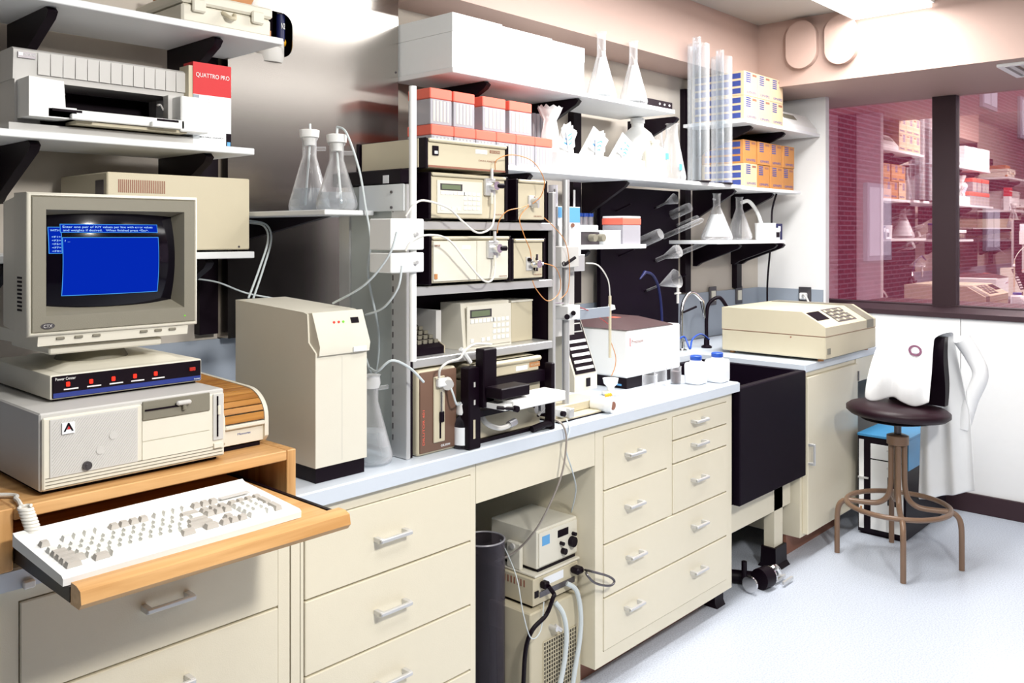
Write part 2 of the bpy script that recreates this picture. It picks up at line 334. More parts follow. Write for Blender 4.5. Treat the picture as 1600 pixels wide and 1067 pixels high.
for z in (.3, .62, .95, 1.27): obj('screw', MB().cyl((x1-.012, yp-.002, zs0+z), (x1-.012, yp, zs0+z), .004, n=10), 'dkmetal', st)
pp = thing('pipe', 'yellow pipe with dark blue marker band inside the steel panel opening', 'pipe', (hx1-.06, 2.60, hz0+.02))
obj('pipe_run', MB().cyl((hx0-.02, 2.60, hz0+.035), (hx1-.012, 2.60, hz0+.06), .014), 'yellow', pp)
obj('marker_band', MB().cyl((hx1-.088, 2.60, hz0+.0485), (hx1-.058, 2.60, hz0+.0525), .0175), 'dblue', pp, 'dark blue marker band')
pp = thing('pipe', 'white upright pipe with dark blue marker band at the right of the steel opening', 'pipe', (hx1-.025, 2.60, hz0))
obj('pipe_run', MB().cyl((hx1-.03, 2.592, hz0-.03), (hx1-.03, 2.592, hz1+.03), .012), 'lgrey', pp)
obj('marker_band', MB().cyl((hx1-.03, 2.592, hz0+.06), (hx1-.03, 2.592, hz0+.15), .0145), 'dblue', pp, 'dark blue marker band')
text('marker_lettering', 'N2', hx1-.037, hx1-.023, hz0+.10, .02, 2.576, 'white', pp)
solo('foam_insulation', MB().lathe((hx0+.10, 2.60, hz0-.02), [(.05, 0), (.055, .02), (.05, .05), (.03, .065), (.004, .07)], 20), 'lgrey', 'pale insulation wad behind the pipes in the steel opening', 'insulation')

# ------------------------------------------------------------------ benches
YF = 1.75
def drawer(parent, x0, x1, z0, z1, handles, half, name='drawer'):
    d = obj(name, box(x0+.0022, x1-.0022, YF-.004, YF+.016, z0+.0025, z1-.0025, bev=.002), 'cream', parent)
    for hx, hz in handles: handle(d, hx, hz, half, YF-.004)
    return d
def cab(name, label, x0, x1, z0, z1, y1=2.55, kick=True):
    t = thing(name, label, 'cabinet', ((x0+x1)/2, YF, 0))
    ob = obj('body', MB().box(x0, x1, YF+.012, y1, z0, z1), 'cream', t)
    if kick: obj('kick_plate', box(x0+.01, x1-.01, YF+.085, YF+.1, 0, z0), 'kick', t)
    return t
ZC = .874
# worktop: runs to the sink
wt = thing('worktop', 'long pale grey laminate worktop over the drawer cabinets with the instruments on it', 'worktop', (1.2, 2.2, ZC))
obj('slab', box(-1.0, 3.262, 1.73, YW-.013, ZC, .914, bev=.004), 'top', wt)
obj('edge_strip', box(-1.0, 3.262, 1.7285, 1.7302, ZC+.002, .911), 'top', wt)
wt2 = thing('worktop', 'pale grey laminate worktop beyond the black sink, under the photometer', 'worktop', (4.5, 2.2, ZC))
obj('slab', MB().box(3.905, 5.208, 1.735, YW-.013, ZC, .914, bev=.004), 'top', wt2)
obj('rear_ledge', MB().box(3.262, 3.905, 2.30, YW-.013, ZC, .914), 'top', wt2)

c1 = cab('drawer_cabinet', 'cream drawer cabinet at far left, under the keyboard tray', -1.0, 1.1410, .10, ZC)
xa, xb = 0.564, 1.1100; zl = 0.665; zt = .846
obj('face_frame', MB().box(-.95, xa, YF, YF+.012, .10, ZC).box(xb, 1.1410-.001, YF, YF+.012, .10, ZC).box(xa, xb, YF, YF+.012, zt, ZC), 'cream', c1)
cx = (0.782+0.899)/2
drawer(c1, xa, xb, zl, zt, [(cx, 0.763)], .052)
drawer(c1, xa, xb, zl-.21, zl, [(cx, zl-.077)], .052)
drawer(c1, xa, xb, .13, zl-.21, [(cx, .35)], .052)
drawer(c1, -.90, xa-.03, .13, zt, [(-.6, .6)], .052, 'door')
xs0, xs1 = 1.1430, 1.1690
t = thing('filler_panel', 'narrow cream filler strip between the two left drawer cabinets', 'panel', ((xs0+xs1)/2, YF, .1))
obj('strip', box(xs0+.001, xs1-.001, YF, YF+.02, .1, ZC), 'cream', t)
x0, x1 = xs1+.001, 1.7510
c2 = cab('drawer_cabinet', 'cream cabinet with a column of wide drawers, left of the knee space', x0, x1, .10, ZC)
da, db = 1.1780, 1.7310
zz = [0.842, 0.655, 0.475, 0.292, .24, .12]
obj('face_frame', MB().box(x0, da, YF, YF+.012, .10, ZC).box(db, x1, YF, YF+.012, .10, ZC).box(da, db, YF, YF+.012, zz[0], ZC), 'cream', c2)
hx = 1.4350
for i in range(5): drawer(c2, da, db, zz[i+1], zz[i], [(hx, (zz[i]+zz[i+1])/2)], .052)
# knee space: apron rail
xk = 2.3110
t = thing('apron_rail', 'cream apron rail spanning the knee space under the worktop', 'panel', ((x1+xk)/2, YF, .76))
obj('board', box(x1+.002, xk-.002, YF, YF+.02, 0.754, ZC), 'cream', t)
obj('knee_shade_board', box(x1+.002, xk-.002, 2.44, 2.45, .02, ZC), 'black', t)  # black board added in place of the deep shade behind the knee space
c3 = cab('drawer_cabinet', 'cream nine-handled drawer cabinet standing just left of the black sink', xk, 3.233, .075, ZC)
xl_, xm, xm2, xr_ = 2.3540, 2.7470, 2.7820, 3.1900
z0_, z1_, z2_, z3_, z4_ = 0.842, 0.659, 0.478, 0.299, 0.12
obj('face_frame', MB().box(xk, xl_, YF, YF+.012, .075, ZC).box(xr_, 3.233, YF, YF+.012, .075, ZC).box(xl_, xr_, YF, YF+.012, z0_, ZC).box(xl_, xr_, YF, YF+.012, .075, z4_).box(xm, xm2, YF, YF+.012, z2_, z0_), 'cream', c3)
H = lambda a: (a[0], a[2])
drawer(c3, xl_, xm, z1_, z0_, [H((2.5170, 1.7200, 0.761))], .045); drawer(c3, xl_, xm, z2_, z1_, [H((2.5170, 1.7200, 0.582))], .045)
zr = [z0_, 0.752, 0.665, z2_]
for i, p in enumerate(((2.9520, 1.7200, 0.806), (2.9520, 1.7200, 0.718), (2.9520, 1.7200, 0.583))): drawer(c3, xm2, xr_, zr[i+1], zr[i], [H(p)], .045)
drawer(c3, xl_, xr_, z3_, z2_, [H((2.5250, 1.7200, 0.404)), H((2.9520, 1.7200, 0.406))], .045)
drawer(c3, xl_, xr_, z4_, z3_, [H((2.5140, 1.7200, 0.232)), H((2.9470, 1.7200, 0.231))], .045)
obj('boot', MB().prism([(1.775, 0), (1.845, 0), (1.835, .02), (1.835, .076), (1.785, .076), (1.785, .02)], 3.16, 3.228, 'x'), 'satin', c3, 'black boot foot')
# sink
zs = .888
sk = thing('sink', 'deep black stone laboratory sink hanging between the two worktops', 'sink', (3.56, 1.9, .40))
obj('basin', MB().box(3.266, 3.90, 1.73, 1.765, .40, zs, bev=.004).box(3.266, 3.30, 1.765, 2.29, .40, zs).box(3.866, 3.90, 1.765, 2.29, .40, zs).box(3.266, 3.90, 2.255, 2.295, .40, zs).box(3.30, 3.866, 1.765, 2.255, .40, .44), 'stone', sk)
obj('drain', MB().lathe((3.58, 2.0, .44), [(.045, 0), (.045, .004), (.03, .006), (.03, .002)], 20), 'chrome', sk)
t = thing('sink_stand', 'cream steel stand with black boot feet carrying the black sink', 'stand', (3.56, 1.85, 0))
obj('rail', box(3.25, 3.885, 1.80, 1.83, 0.261, .398), 'cream', t); obj('rail', box(3.25, 3.885, 2.26, 2.29, .30, .398), 'cream', t)
for x, y in ((3.72, 1.80), (3.27, 1.95), (3.72, 2.24), (3.27, 2.24)):
    l = obj('leg', box(x, x+.085, y, y+.05, .05, .37), 'cream', t)
    obj('boot', MB().prism([(y-.03, 0), (y+.075, 0), (y+.062, .02), (y+.058, .095), (y-.012, .095), (y-.014, .02)], x-.012, x+.10, 'x'), 'satin', l, 'black boot')
# right cabinet + apron
c4 = cab('door_cabinet', 'cream single-door base cabinet right of the black sink', 3.905, 4.565, .10, ZC)
xd0, xd1 = 3.93, 4.5380
d = obj('door', box(xd0, xd1, YF-.016, YF+.012, .115, .850, bev=.002), 'cream', c4)
handle(d, 3.9380, 0.492, .05, YF-.016, vert=True)
for z in (.20, .76): obj('hinge', box(xd1-.002, xd1+.010, YF-.02, YF-.002, z, z+.05), 'dkmetal', c4)
obj('face_frame', MB().box(xd1+.003, 4.565, YF-.004, YF+.012, .10, ZC).box(3.905, xd1, YF, YF+.012, .852, ZC), 'cream', c4)
t = thing('apron_rail', 'cream apron rail under the far worktop, behind the stool', 'panel', (4.88, YF, .77))
obj('board', box(4.567, 5.207, YF, YF+.02, 0.749, ZC), 'cream', t)

# ------------------------------------------------------------------ shelves and uprights
def upright(x, z0, z1, label, w_=.026, y=YW):
    u = thing('shelf_upright', label, 'shelf rail', (x, y-.02, z0))
    obj('channel', box(x-w_, x+w_, y-.035, y-.0005, z0, z1), 'satin', u); return u
def shelf(x0, x1, zt, label, brackets=(), yf=2.268, th=.019, bh=.15, yb=2.595):
    s = thing('wall_shelf', label, 'shelf', ((x0+x1)/2, yb, zt-th))
    obj('board', box(x0, x1, yf, yb, zt-th, zt, bev=.002), 'shelf', s)
    for x in brackets:
        obj('bracket', MB().prism([(yb+.003, zt-th-.0005), (yf+.05, zt-th-.0005), (yf+.035, zt-th-.012), (yf+.05, zt-th-.028), (yb-.05, zt-th-bh+.02), (yb-.02, zt-th-bh), (yb+.003, zt-th-bh)], x-.012, x+.012, 'x'), 'satin', s, 'black bracket')
    return s
XU = [3.3230-.03, 4.3010, 4.8990]
upright(1.4300-.035, 1.2, 2.35, 'black upright rail on the wall by the red software box', .032)
upright(.72, 1.2, 2.35, 'black upright rail on the wall behind the beige box on the left shelf')
upright(2.62, 1.19, 2.34, 'black upright rail behind the pipette tip boxes', .03)
upright(XU[0], 1.19, 2.34, 'black upright rail left of the glassware drying board', .03)
upright(XU[1], 1.19, 2.34, 'black upright rail between drying board and shelf flasks', .03)
upright(XU[2], 1.19, 2.34, 'black upright rail behind the two shelf flasks', .03)
shelf(-.3, 1.36, 1.77, 'middle left wall shelf carrying the printer and red software box', (0.781, 1.24))
shelf(-.3, 1.457, 2.106, 'highest left wall shelf with the cream plastic case on it', (0.821, 1.2680))
shelf(-.3, 1.36, 1.470, 'lowest left wall shelf holding the beige vented box', (.72, 1.24))
shelf(2.155, 3.634, 2.121, 'long high shelf carrying three white boxes and two flasks', (2.3760, 2.9360, 3.7190))
shelf(2.045, 4.3310, 1.785, 'long middle shelf with salmon-lidded tip boxes, bags and flasks', (2.62, XU[0], XU[1]), bh=.16, yb=2.562)
shelf(4.3310+.004, 5.09, 1.783, 'short middle shelf under the eight orange boxes', (4.80,), yf=2.29)
shelf(4.24, 5.205, 2.135, 'upper right shelf carrying six pale orange boxes', (4.40, 4.80), yf=2.22)
shelf(2.72, 3.387, 1.474, 'small shelf with the blue-capped tubes and red-lidded box', (3.0,), bh=.12)
shelf(4.04, 4.83, 1.487, 'small right shelf with two side-arm flasks', (XU[1]+.06, XU[2], 4.80), bh=.13)
# shelf behind the flasks left of the rack
s = thing('side_shelf', 'pale side shelf under the two stoppered flasks, left of the rack', 'shelf', (1.43, 2.25, 1.572))
obj('board', box(1.362, 1.526, 1.925, 2.563, 1.572, 1.586, bev=.002), 'shelf', s)
obj('board', box(1.5265, 1.62, 2.135, 2.563, 1.572, 1.586, bev=.002), 'shelf', s)
obj('bracket', MB().prism([(2.563, 1.5715), (2.10, 1.5715), (2.563, 1.50)], 1.49, 1.51, 'x'), 'satin', s, 'black bracket')

# ceiling lamp, grille, ovals, outlets
t = thing('ceiling_light', 'glowing white fluorescent ceiling fixture near the window soffit', 'light', (4.0, 1.61, 2.668))
obj('housing', box(2.24, 4.685, 1.405, 1.815, 2.69, CZ-.001), 'white', t)
obj('diffuser', box(2.25, 4.675, 1.415, 1.805, 2.668, 2.69), 'lamp', t)
for px_, lab in (((4.6500, 2.0900, 2.5730), 'left oval cover plate on the soffit, in the corner'), ((4.6500, 1.8680, 2.5680), 'right oval cover plate on the soffit, nearest the ceiling light')):
    w_, h_ = .082, .127
    poly = [(px_[1]+w_*math.cos(a), px_[2]+(h_-w_)*(1 if math.sin(a) > 0 else -1)+w_*math.sin(a)) for a in [2*PI*i/40+.001 for i in range(40)]]
    t = thing('oval_cover', lab, 'cover', (4.66, px_[1], px_[2]-h_))
    obj('collar', MB().prism([(p[0]*1.0, p[1]) for p in poly], 4.65, 4.6895, 'x'), 'soffit', t)
    poly2 = [(px_[1]+(p[0]-px_[1])*1.05, px_[2]+(p[1]-px_[2])*1.04) for p in poly]
    obj('face_plate', MB().prism(poly2, 4.637, 4.65, 'x'), 'soffit', t)
gx, gy, _ = (4.8870, 1.0780, 2.3600)
t = thing('air_grille', 'pale square air grille in the underside of the soffit over the window', 'grille', (gx+.1, gy, 2.345))
obj('frame', MB().box(gx-.1, gx+.3, gy-.24, gy-.21, 2.345, 2.3595).box(gx-.1, gx+.3, gy+.04, gy+.07, 2.345, 2.3595).box(gx-.1, gx-.07, gy-.21, gy+.04, 2.345, 2.3595).box(gx+.27, gx+.3, gy-.21, gy+.04, 2.345, 2.3595), 'white', t)
for k in range(5): obj('louvre', box(gx-.07, gx+.27, gy-.19+k*.048, gy-.165+k*.048, 2.348, 2.357), 'lgrey', t)
for p, lab in (((4.6080, 2.6200, 1.1550), 'wall outlet in the grey backsplash behind the black gooseneck tap'), ((4.9290, 2.6200, 1.1430), 'wall outlet in the grey backsplash behind the photometer')):
    t = thing('wall_outlet', lab, 'outlet', (p[0], 2.62, p[2]-.04))
    obj('plate', box(p[0]-.04, p[0]+.04, 2.614, 2.6215, p[2]-.055, p[2]+.055, bev=.002), 'dkmetal', t)
    obj('socket', box(p[0]-.022, p[0]+.022, 2.609, 2.614, p[2]-.03, p[2]+.03), 'ivory', t)
p = (5.1980, 2.3110, 1.1390)
t = thing('wall_outlet', 'wall outlet on the end wall with a white plug in it', 'outlet', (5.198, p[1], p[2]-.05))
obj('plate', box(5.190, 5.1975, p[1]-.04, p[1]+.04, p[2]-.055, p[2]+.055, bev=.002), 'dkmetal', t)
t = thing('plugged_lead', 'white lead plugged into the end wall outlet', 'cord', (5.15, p[1], p[2]-.02))
obj('plug', box(5.15, 5.19, p[1]-.02, p[1]+.02, p[2]-.02, p[2]+.02, bev=.006), 'white', t)
obj('lead', MB().tube([(5.155, p[1], p[2]), (5.10, p[1]-.04, p[2]+.01), (5.06, p[1]-.09, p[2]-.05), (5.05, p[1]-.12, p[2]-.2), (5.0, p[1]-.14, .921)], .006), 'cord', t)

# ------------------------------------------------------------------ oak stand, keyboard tray, computer
t = thing('monitor_stand', 'oak desktop stand with a pulled-out keyboard drawer, under the computer', 'stand', (.83, 1.98, .914))
obj('side_panel', box(.522, .546, 1.72, 2.27, .9145, 1.0275, bev=.002), 'oakz', t)
obj('side_panel', box(1.114, 1.138, 1.72, 2.27, .9145, 1.0275, bev=.002), 'oakz', t)
obj('top_board', box(.5465, 1.1135, 1.72, 2.27, 1.005, 1.0275, bev=.002), 'oak', t)
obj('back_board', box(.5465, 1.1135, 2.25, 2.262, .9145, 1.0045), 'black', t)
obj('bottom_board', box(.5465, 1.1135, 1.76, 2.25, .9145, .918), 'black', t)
tr = obj('drawer_board', box(.556, 1.058, 1.46, 2.0, .943, .953), 'oak', t)
lip = [(1.425, .958), (1.44, .963), (1.462, .963), (1.464, .943), (1.464, .928), (1.43, .928), (1.421, .938)]
obj('drawer_lip', MB().prism(lip, .548, 1.068, 'x'), 'oak', t, ang=50)
for x in (.547, 1.060): obj('slide_rail', box(x, x+.008, 1.465, 2.1, .930, .955), 'satin', t, 'black slide rail')
t = thing('cable_clip', 'small white clip stuck on the worktop edge below the oak stand', 'clip', (0.573, 1.7280, 0.881))
q = (0.573, 1.7280, 0.881); obj('clip_body', box(q[0]-.010, q[0]+.010, 1.718, 1.7283, q[2]-.006, q[2]+.008, bev=.002), 'white', t)

# keyboard: local frame, tilted up at the back
kb = thing('keyboard', 'white full-size keyboard with pale and grey keys on the oak drawer', 'keyboard', (.540, 1.474, .955), rot=(math.radians(3.2), 0, math.radians(1.5)), local=True)
W_, D_ = .455, .215
obj('case', MB().prism([(0, 0), (0, .012), (.006, .016), (D_-.010, .022), (D_, .026), (D_, .002)], 0, W_, 'x'), 'white', kb)
U = .0184; kcache = {}
def key(cx, cy, wu, g, du=1):
    k = (round(wu, 2), g, du)
    w2, d2 = wu*U/2-.0013, du*U/2-.0013
    if k not in kcache:
        v = [(-w2, -d2, 0), (w2, -d2, 0), (w2, d2, 0), (-w2, d2, 0), (-w2+.0025, -d2+.002, .0085), (w2-.0025, -d2+.002, .0085), (w2-.0025, d2-.0035, .0085), (-w2+.0025, d2-.0035, .0085)]
        kcache[k] = mkmesh('key', MB().add(v, [(3, 2, 1, 0), (4, 5, 6, 7), (0, 1, 5, 4), (1, 2, 6, 5), (2, 3, 7, 6), (3, 0, 4, 7)]), 'keyg' if g else 'keyw')
    o = bpy.data.objects.new('key', kcache[k]); COL.objects.link(o); o.parent = kb
    o.location = (cx, cy, .0165+cy*.028); o.rotation_euler = (math.radians(1.6), 0, 0)
X0 = .014; Y0 = .022
def row(x, y, ks):
    for k in ks:
        if isinstance(k, tuple): wu, g = k
        else: wu, g = abs(k), k < 0
        if g is not None: key(x+wu*U/2, y, wu, g)
        x += wu*U
ry = [Y0+U*(.5+i) for i in range(5)]; fy = Y0+U*6.3
row(X0, fy, [-1, (1, None), 1, 1, 1, 1, (.5, None), -1, -1, -1, -1, (.5, None), 1, 1, 1, 1, (.25, None), -1, -1, -1])
row(X0, ry[4], [1]*13+[-2]+[(.25, None), -1, -1, -1, (.25, None), -1, -1, -1, -1])
row(X0, ry[3], [-1.5]+[1]*12+[1.5]+[(.25, None), -1, -1, -1, (.25, None), 1, 1, 1])
row(X0, ry[2], [-1.75]+[1]*11+[-2.25]+[(3.5, None), 1, 1, 1])
row(X0, ry[1], [-2.25]+[1]*10+[-2.75]+[(1.25, None), -1, (1.25, None), 1, 1, 1])
row(X0, ry[0], [-1.5, (1, None), -1.5, 7, -1.5, (1, None), -1.5, (.25, None), -1, -1, -1, (.25, None), 2, 1])
key(X0+(15+.25+3+.25+3.5)*U, (ry[2]+ry[3])/2, 1, True, 2); key(X0+(15+.25+3+.25+3.5)*U, (ry[0]+ry[1])/2, 1, True, 2)
obj('status_label', box(X0+18.6*U, X0+22.2*U, fy-.006, fy+.007, .024, .0252), 'lgrey', kb)
t = thing('keyboard_cable', 'coiled white keyboard cable hanging over the left end of the oak stand', 'cable', (.57, 1.74, .94))
a, b, c_, d_ = (0.549, 1.8000, 1.0680), (0.56, 1.7600, 1.0460), (0.555, 1.7060, 1.0210), (0.546, 1.6600, 0.983)
obj('lead', MB().tube([(a[0]-.2, 1.95, 1.035), (a[0], 1.80, 1.034), (b[0], 1.75, 1.034), (c_[0], 1.708, c_[2]+.01)], .0042), 'cord', t)
co = []
for i in range(80):
    a_ = i/8*2*PI; k = i/79
    co.append((c_[0]+.004+.0105*math.cos(a_)+.012*k, 1.702+.0105*math.sin(a_)-.02*k, c_[2]+.01-.055*k))
obj('coil', MB().tube(co, .0032, n=6, sub=2), 'cord', t)

# desktop computer case
t = thing('computer_case', 'wide pale desktop computer case lying on the oak stand under the power box', 'computer', (.79, 1.96, 1.028))
PX0, PX1, PZ0, PZ1, F_ = .601, .977, 1.036, 1.183, 1.755
obj('case', box(PX0, PX1, F_, 2.19, PZ0, PZ1, bev=.003), 'lgrey', t)
obj('base_skirt', box(PX0+.01, PX1-.01, F_+.015, 2.17, 1.028, PZ0), 'black', t)
q = (0.603, 0.973, 1.0350, 1.1780)
fr = obj('front_bezel', box(PX0+.003, PX1-.003, 1.747, F_, PZ0+.002, PZ1-.008, bev=.003), 'ivory', t)
q = (0.616, 0.783, 1.0610, 1.1710); obj('ribbed_panel', box(q[0], q[1], 1.745, 1.7475, q[2], q[3], bev=.001), 'lgrey', t)
m = MB(); n = 46
for i in range(n):
    s0 = -.08+i*(q[1]-q[0]+.08)/n
    # diagonal ribs clipped to the panel
    za, zb = q[2]+.004, q[3]-.004; xa_, xb_ = q[0]+.004+s0, q[0]+.004+s0+(zb-za)*.8
    if xb_ > q[1]-.004: zb = za+(q[1]-.004-xa_)/.8; xb_ = q[1]-.004
    if xa_ < q[0]+.004: za = za+(q[0]+.004-xa_)/.8; xa_ = q[0]+.004
    if zb-za > .004: m.add([(xa_, 1.745, za), (xa_+.0011, 1.745, za), (xb_+.0011, 1.745, zb), (xb_, 1.745, zb), (xa_+.0005, 1.7442, za), (xb_+.0005, 1.7442, zb)], [(0, 4, 5, 3), (4, 1, 2, 5), (0, 1, 4), (3, 5, 2)])
obj('rib', m, 'lgrey', t, kind='stuff')
q = (0.637, 0.66, 1.1410, 1.1620); b_ = rect('badge', *q[:4], 1.7445, 'label', t, label='white badge with a red and black triangular mark')
cxb, czb = (q[0]+q[1])/2, (q[2]+q[3])/2
obj('badge_mark', MB().prism([(cxb-.009, czb-.006), (cxb-.006, czb-.006), (cxb, czb+.005), (cxb+.006, czb-.006), (cxb+.009, czb-.006), (cxb+.001, czb+.010), (cxb-.001, czb+.010)], 1.7405, 1.7416, 'y'), 'black', t)
obj('badge_mark', MB().prism([(cxb-.003, czb-.002), (cxb+.003, czb-.002), (cxb, czb+.004)], 1.7403, 1.7416, 'y'), 'red', t)
for p in ((0.733, 1.7450, 1.1230), (0.708, 1.7450, 1.0980)): obj('button', MB().cyl((p[0], 1.7435, p[2]), (p[0], 1.745, p[2]), .0075, n=20), 'lgrey', t)
p = (0.683, 1.7450, 1.0730); obj('key_lock', MB().cyl((p[0], 1.7395, p[2]), (p[0], 1.745, p[2]), .0085, n=20).cyl((p[0], 1.738, p[2]), (p[0], 1.7395, p[2]), .004, n=12), 'dkmetal', t, 'dark metal key lock')
q = (0.792, 0.938, 1.1420, 1.1800); obj('floppy_drive', box(q[0], q[1], 1.743, 1.7475, q[2], q[3], bev=.001), 'grey', t, 'taupe floppy drive front')
rect('drive_slot', q[0]+.004, q[0]+.075, q[2]+.019, q[2]+.022, 1.7432, 'black', t)
obj('drive_latch', box(q[0]+.068, q[0]+.100, 1.732, 1.743, q[2]+.022, q[2]+.031, bev=.003), 'lgrey', t)
obj('drive_latch', box(q[0]+.082, q[0]+.090, 1.735, 1.743, q[2]+.010, q[2]+.022, bev=.002), 'grey', t)
q = (0.792, 0.938, 1.0990, 1.1400); obj('bay_cover', box(q[0], q[1], 1.7448, 1.7475, q[2]+.001, q[3]), 'ivory', t); obj('bay_cover', box(q[0], q[1], 1.7448, 1.7475, q[2]-.037, q[2]-.001), 'ivory', t)
q = (0.946, 0.97, 1.0750, 1.1750); obj('floppy_drive', box(q[0], q[1], 1.7438, 1.7475, q[2], q[3], bev=.001), 'lgrey', t)
rect('drive_slot', q[0]+.008, q[0]+.0105, q[2]+.008, q[3]-.005, 1.744, 'black', t)
obj('drive_latch', box(q[0]+.009, q[0]+.015, 1.739, 1.744, q[2]+.055, q[2]+.075, bev=.001), 'ivory', t)
obj('button', box(q[0]+.001, q[1]-.003, 1.742, 1.7475, q[2]-.017, q[2]-.006, bev=.001), 'ivory', t)
for k in range(4): rect('vent_slot', PX0+.008, PX1-.008, PZ0+.005+k*.0065, PZ0+.0065+k*.0065, 1.7472, 'grey', t, th=.0008)

# power box
t = thing('power_control_box', 'flat switch box with red lit switches between computer and monitor', 'power box', (.82, 2.02, 1.184))
obj('case', box(.655, .978, 1.855, 2.21, 1.188, 1.238, bev=.004, seg=2), 'ivory', t)
obj('foot_strip', box(.665, .968, 1.865, 2.20, 1.184, 1.188), 'black', t)
obj('front_panel', box(.659, .974, 1.851, 1.855, 1.191, 1.235, bev=.001), 'satin', t, 'black front panel')
rect('blue_stripe', .660, .973, 1.192, 1.2015, 1.851, 'dblue2', t, th=.0008)
text('lettering', 'Power Center', .664, .703, 1.2265, .0055, 1.851, 'white', t)
for k in range(5):
    x = .676+.0585*k*.88
    x = 0.687+ (0.868-0.687)*k/4
    obj('rocker_switch', box(x-.003, x+.004, 1.847, 1.851, 1.213, 1.222, bev=.001), 'led_r', t, 'glowing red rocker switch')
    rect('label_strip', x-.007, x+.021, 1.206, 1.2085, 1.851, 'white', t, th=.0008)
x = 0.952; obj('rocker_switch', box(x-.007, x+.007, 1.846, 1.851, 1.214, 1.222, bev=.001), 'redp', t, 'dark red master switch')
text('lettering', 'Datashield', .957, .970, 1.1935, .003, 1.8502, 'white', t)

# CRT monitor
FY = 1.84
mo = thing('crt_monitor', 'pale CRT monitor with a lit blue screen of white text', 'monitor', (.78, 2.0, 1.239))
ox0, ox1, oz0, oz1 = 0.609, 0.962, 1.3180, 1.6030
def loft(rects, cap=True):
    m = MB(); v = []; f = []
    for (a, b, c, d, y) in rects: v += [(a, y, c), (b, y, c), (b, y, d), (a, y, d)]
    for j in range(len(rects)-1):
        for i in range(4): f.append((j*4+i, j*4+(i+1) % 4, (j+1)*4+(i+1) % 4, (j+1)*4+i))
    if cap: f += [(3, 2, 1, 0), tuple(len(v)-4+i for i in range(4))]
    return m.add(v, f)
obj('front_shell', loft([(ox0+.008, ox1-.008, oz0+.008, oz1-.008, FY+.005), (ox0+.006, ox1-.006, oz0+.006, oz1-.006, FY+.001), (ox0+.002, ox1-.002, oz0+.002, oz1-.002, FY+.003), (ox0, ox1, oz0, oz1, FY+.010), (ox0, ox1, oz0, oz1, FY+.075)], False), 'ivory', mo, ang=50)
obj('rear_shell', loft([(ox0+.004, ox1-.004, oz0+.004, oz1-.006, FY+.074), (ox0+.010, ox1-.010, oz0+.012, oz1-.016, FY+.17), (ox0+.05, ox1-.05, oz0+.03, oz1-.05, FY+.24), (ox0+.07, ox1-.07, oz0+.04, oz1-.07, FY+.34)]), 'ivory', mo)
for k in range(9): obj('side_slot', box(ox0-.0008, ox0+.002, FY+.03, FY+.055, oz0+.05+k*.008, oz0+.054+k*.008), 'black', mo)
gx0, gx1, gz0, gz1 = ox0+.006, ox1-.006, oz0+.007, oz1-.007          # grey bezel
sx0, sx1, sz0, sz1 = 0.643, 0.929, 1.3580, 1.5690
sx0 = max(sx0, gx0+.02)
bz = MB(); yb_ = FY
outer = [(gx0, gz0), (gx1, gz0), (gx1, gz1), (gx0, gz1)]; inner = [(sx0, sz0), (sx1, sz0), (sx1, sz1), (sx0, sz1)]
dp = .034; ins = [(sx0+.008, sz0+.017), (sx1-.014, sz0+.017), (sx1-.014, sz1-.010), (sx0+.008, sz1-.010)]
v = [(x, yb_+.006, z) for x, z in outer]+[(x, yb_, z) for x, z in [(gx0+.003, gz0+.003), (gx1-.003, gz0+.003), (gx1-.003, gz1-.003), (gx0+.003, gz1-.003)]]+[(x, yb_, z) for x, z in inner]+[(x, yb_+dp, z) for x, z in ins]
f = [(j*4+i, j*4+(i+1) % 4, (j+1)*4+(i+1) % 4, (j+1)*4+i) for j in range(3) for i in range(4)]
obj('grey_bezel', MB().add(v, f), 'grey', mo, 'warm grey bezel', ang=20)
# hollow the shell visually: the tube sits in front of the shell block
NX, NZ = 16, 12; gv = []; gf = []
cx0, cx1, cz0_, cz1_ = sx0+.004, sx1-.010, sz0+.012, sz1-.006
def bulge(u, v_): return FY+.004-.016*0+(.020*(u*u)+.014*(v_*v_))
for j in range(NZ+1):
    for i in range(NX+1):
        u, v_ = i/NX*2-1, j/NZ*2-1
        gv.append(((cx0+cx1)/2+u*(cx1-cx0)/2, bulge(u, v_)-.002+.002, (cz0_+cz1_)/2+v_*(cz1_-cz0_)/2))
for j in range(NZ):
    for i in range(NX): a = j*(NX+1)+i; gf.append((a, a+1, a+NX+2, a+NX+1))
tube_ = obj('picture_tube', MB().add(gv, gf), 'crt', mo, 'black glass picture tube')
def on(u, z, off): # a point on the curved tube
    uu = (u-(cx0+cx1)/2)/((cx1-cx0)/2); vv = (z-(cz0_+cz1_)/2)/((cz1_-cz0_)/2)
    return (u, bulge(uu, vv)-off, z)
def patch(name, a, b, c, d, material, off, n=10):
    v = []; f = []
    for j in range(n+1):
        for i in range(n+1): v.append(on(a+(b-a)*i/n, c+(d-c)*j/n, off))
    for j in range(n):
        for i in range(n): q = j*(n+1)+i; f.append((q, q+1, q+n+2, q+n+1))
    return obj(name, MB().add(v, f), material, tube_)
def window_(q, off, lw=.0012):
    patch('text_window', q[0], q[1], q[2], q[3], 'scr', off)
    for e in ((q[0], q[1], q[3]-lw, q[3]), (q[0], q[1], q[2], q[2]+lw), (q[0], q[0]+lw, q[2], q[3]), (q[1]-lw, q[1], q[2], q[3])): patch('window_border', *e, 'scrl', off+.0004)
def stext(s, x0, x1, z, h, off=.0030):
    o = text('screen_text', s, x0, x1, z, h, 0, 'scrt', tube_)
    for vv in o.data.vertices:
        wx = vv.co.x+ORG[tube_.name][0]; wz = vv.co.z+ORG[tube_.name][2]; p = on(wx, wz, off); vv.co.y = p[1]-ORG[tube_.name][1]
    return o
qa = (0.655, 0.679, 1.4810, 1.5350); window_(qa, .0008)
